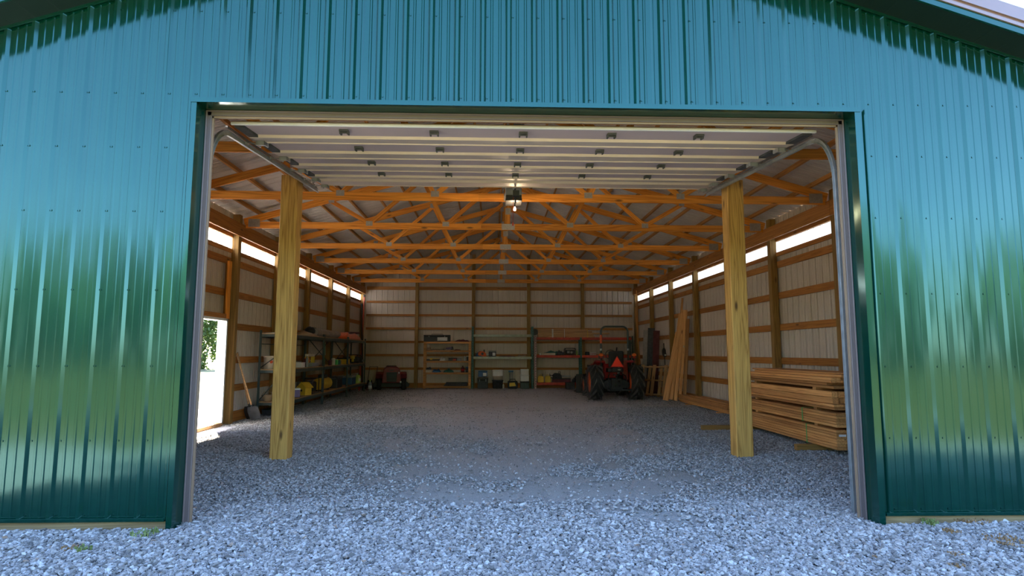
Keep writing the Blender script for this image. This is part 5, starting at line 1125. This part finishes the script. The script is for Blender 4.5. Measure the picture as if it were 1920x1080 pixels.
# red rack
G5 = 'long boards tied on the red rack'
for j in range(5):
    for i in range(2):
        Lb = (2.30, 2.25, 2.9, 2.2, 2.0)[j]
        tag(board('long_board', (1.86, 19.17 + 0.2 * i, 2.075 + 0.066 * j), (1.86 + Lb, 19.17 + 0.2 * i, 2.075 + 0.066 * j), 0.18, 0.06, M['pale'], side=(0, 1, 0)), ('bottom', 'second', 'middle', 'fourth', 'top')[j] + ' board of the tied bundle lying on the red rack', 'board', G5)
for x, mt, lab in ((2.42, 'wrap', 'wide pale wrap around the tied board bundle'), (2.92, 'white', 'thin white tie in the middle of the tied board bundle'), (3.86, 'yellow', 'yellowish tie near the right end of the board bundle')):
    m_ = MB(); w_ = 0.06 if mt == 'wrap' else 0.02; zt_ = 2.375
    m_.bb((x, 19.07, 2.04), (x + w_, 19.075, zt_)); m_.bb((x, 19.47, 2.04), (x + w_, 19.475, zt_)); m_.bb((x, 19.07, zt_), (x + w_, 19.475, zt_ + 0.005)); tag(obj('tie', m_, M[mt]), lab, 'tie', 'ties on the board bundle')
t = T('cable_reel', 'black cable reel at the left end of the board bundle', 'reel', (1.74, 19.25, 2.20)); m_ = MB(); m_.cyl((0, -0.06, 0.06), (0, 0.06, 0.06), 0.10, n=16); obj('cable', m_, M['black'], t)
m_ = MB(); m_.cyl((0, -0.075, 0.06), (0, -0.06, 0.06), 0.13, n=16); m_.cyl((0, 0.06, 0.06), (0, 0.075, 0.06), 0.13, n=16); obj('flange', m_, M['black'], t)
z = 1.33
crate((2.28, 19.2, z), (0.55, 0.18, 0.09), 'cream', 'long cream carton on the middle beam of the red rack', 'carton', 'box', 'cream')
cloth((2.48, 19.38, z), (0.95, 0.22, 0.20), 'teal', 'dark green tool bag behind the cream carton', 'bag', 'bag', 15)
bottle((1.96, 19.2, z), 0.04, 0.09, 'white', 'squat white pot at the left end of the red rack', 'white')
cloth((2.78, 19.24, z), (0.34, 0.25, 0.22), 'dgrey', 'dark bag right of the cream carton', 'bag', 'bag', 16)
machine((3.18, 19.30, z), (0.44, 0.28, 0.28), 'black', 'black', 'black engine with a white cap on the middle beam of the red rack', 'small_engine', 'machine')
bottle((3.44, 19.2, z), 0.035, 0.22, 'yellowgreen', 'slim yellow bottle beside the black engine', 'yellow')
can((3.86, 19.2, z), 0.08, 0.13, 'slate', 'dark can right of the teal upright of the red rack', 'black')
crate((4.08, 19.2, z), (0.26, 0.2, 0.13), 'pinkrack', 'small pinkish carton right of the teal upright', 'carton', 'box', 'tag')
z = 0.24
jug((1.97, 19.22, z), 'yellow', 'yellow fuel can nearest the pale upright of the red rack', group='yellow fuel cans'); jug((2.26, 19.22, z), 'yellow', 'second yellow fuel can, right of the first', group='yellow fuel cans')
saw((2.70, 19.24, z + 0.16), 'black chainsaw with a raised bar on the red rack', 'dgrey', 0.2)
crate((2.82, 19.34, z), (0.72, 0.30, 0.155), 'maroon', 'flat dark crate under the chainsaw', 'tool_case', 'tool box', 'black')
cloth((3.38, 19.24, z), (0.30, 0.26, 0.28), 'black', 'black sack at the right of the lowest red beam', 'sack', 'bag', 17)
crate((3.1, 18.78, 0.0), (0.34, 0.30, 0.26), 'dgrey', 'dark box on the floor before the red rack', 'carton', 'box', 'black')

# ------------------------------------------------------------------ small plants and litter in the gravel
def tuft(loc, mat, label, n_, r, h_, seed, cat='weed', name='weed_tuft'):
    Rr = random.Random(seed); m_ = MB()
    for k in range(n_):
        a = Rr.uniform(0, 6.28); q = r * Rr.random() ** 0.5; bx, by = q * math.cos(a), q * math.sin(a); l_ = h_ * Rr.uniform(0.5, 1.1); dx, dy = Rr.uniform(-1, 1) * l_ * 0.6, Rr.uniform(-1, 1) * l_ * 0.6; w_ = Rr.uniform(0.003, 0.007); px, py = -dy, dx
        L_ = math.hypot(px, py) + 1e-6; px, py = px / L_ * w_, py / L_ * w_
        m_.add([(bx - px, by - py, 0), (bx + px, by + py, 0), (bx + dx * .5 + px, by + dy * .5 + py, l_ * .7), (bx + dx * .5 - px, by + dy * .5 - py, l_ * .7), (bx + dx, by + dy, l_ * .85)], [(0, 1, 2, 3), (3, 2, 4)])
    o = obj(name, m_, M[mat], loc=(loc[0], loc[1], hgt(loc[0], loc[1]) + 0.012)); return tag(o, label, cat, kind='stuff')
tuft((-2.66, -0.20), 'weed', 'dry weed tuft at the foot of the left door jamb', 70, 0.10, 0.05, 1)
tuft((-2.88, -0.55), 'weed', 'small green weed in the gravel left of the doorway', 60, 0.06, 0.035, 2)
tuft((-3.0, -0.50), 'dry', 'brown leaf litter beside the small green weed', 70, 0.07, 0.022, 3, 'leaves', 'leaf_litter')
tuft((3.62, -0.06), 'weed', 'bright green weed against the right front skirt board', 90, 0.06, 0.05, 4)
tuft((4.02, 0.0), 'dry', 'dry grass against the skirt board right of the green weed', 120, 0.14, 0.035, 5)
tuft((3.86, -0.55), 'dry', 'patch of dry brown grass in the gravel at the right', 160, 0.16, 0.03, 6)
tuft((3.62, -0.30), 'dry', 'small dry grass patch nearer the green wall', 70, 0.06, 0.03, 7)
tuft((3.26, -0.80), 'dry', 'brown leaf lying in the gravel at the right', 60, 0.05, 0.02, 8, 'leaves', 'leaf_litter')
tuft((3.10, -1.0), 'dry', 'brown leaf litter at the bottom right of the gravel', 60, 0.05, 0.02, 9, 'leaves', 'leaf_litter')
tuft((2.70, -0.76), 'dry', 'single brown leaf in the gravel before the right jamb', 30, 0.03, 0.015, 10, 'leaves', 'leaf_litter')

# ------------------------------------------------------------------ trees
def tree(loc, h_, r, label, seed, nl=16000, group='trees beyond the lawn', bare=0.0):
    Rn = np.random.default_rng(seed); t = T('leafy_tree', label, 'tree', loc, group=group)
    m_ = MB(); m_.tube([(0, 0, -0.1), (0.08, 0, h_ * 0.3), (0.0, 0.1, h_ * 0.6), (0.05, 0, h_ * 0.9)], 0.12 * h_ / 6, 8)
    for k in range(9):
        a = k * 2.4; zz = h_ * (0.2 + 0.07 * k); m_.tube([(0, 0, zz), (r * 0.4 * math.cos(a), r * 0.4 * math.sin(a), zz + h_ * 0.1), (r * 0.75 * math.cos(a), r * 0.75 * math.sin(a), zz + h_ * 0.13)], 0.03 * h_ / 6, 5)
    obj('trunk', m_, M['bark'], t)
    cl = Rn.normal(0, 1, (34, 3)); cl /= np.linalg.norm(cl, axis=1)[:, None]; cl *= (Rn.uniform(0.35, 1, 34) ** 0.5)[:, None]
    c = cl * [r, r, h_ * 0.5] + [0, 0, h_ * 0.44]; idx = Rn.integers(0, 34, nl)
    p = c[idx] + Rn.normal(0, 1, (nl, 3)) * [r * 0.17, r * 0.17, h_ * 0.065]; p[:, 2] = np.maximum(p[:, 2], 0.05)
    s_ = Rn.uniform(0.07, 0.14, nl)[:, None] * h_ / 6; u = Rn.normal(0, 1, (nl, 3)); u /= np.linalg.norm(u, axis=1)[:, None]; v = np.cross(u, Rn.normal(0, 1, (nl, 3))); v /= np.linalg.norm(v, axis=1)[:, None]
    V = np.stack([p - u * s_, p + v * s_ * 0.6, p + u * s_, p - v * s_ * 0.6], 1).reshape(-1, 3)
    me = bpy.data.meshes.new('foliage'); me.from_pydata(V.tolist(), [], np.arange(nl * 4).reshape(-1, 4).tolist()); me.materials.append(M['leaf'])
    o = bpy.data.objects.new('foliage', me); COL.objects.link(o); o.parent = t; tag(o, kind='stuff'); return t
tree((-30.6, 45.0, -0.02), 6.6, 2.6, 'thin topped leafy tree showing at the left of the side doorway', 1)
tree((-25.4, 46.0, -0.02), 8.4, 2.9, 'fuller leafy tree showing at the right of the side doorway', 2)
tree((-33.5, 56.0, -0.02), 7.0, 3.4, 'leafy tree standing behind the other two beyond the lawn', 3)
# the line of trees that closes the yard opposite the barn
Rn = np.random.default_rng(5); m_ = MB()
for k in range(34):
    x = -75 + k * 4.6 + Rn.uniform(-1.5, 1.5); y = -44 + Rn.uniform(-5, 5); hh = Rn.uniform(9, 14)
    m_.ball((x, y, hh * 0.5), (Rn.uniform(5, 8), 6, hh), n=14, rings=9, bump=0.12, seed=k)
tag(obj('treeline', m_, M['farleaf']), 'line of trees across the yard opposite the barn', 'trees', kind='stuff')
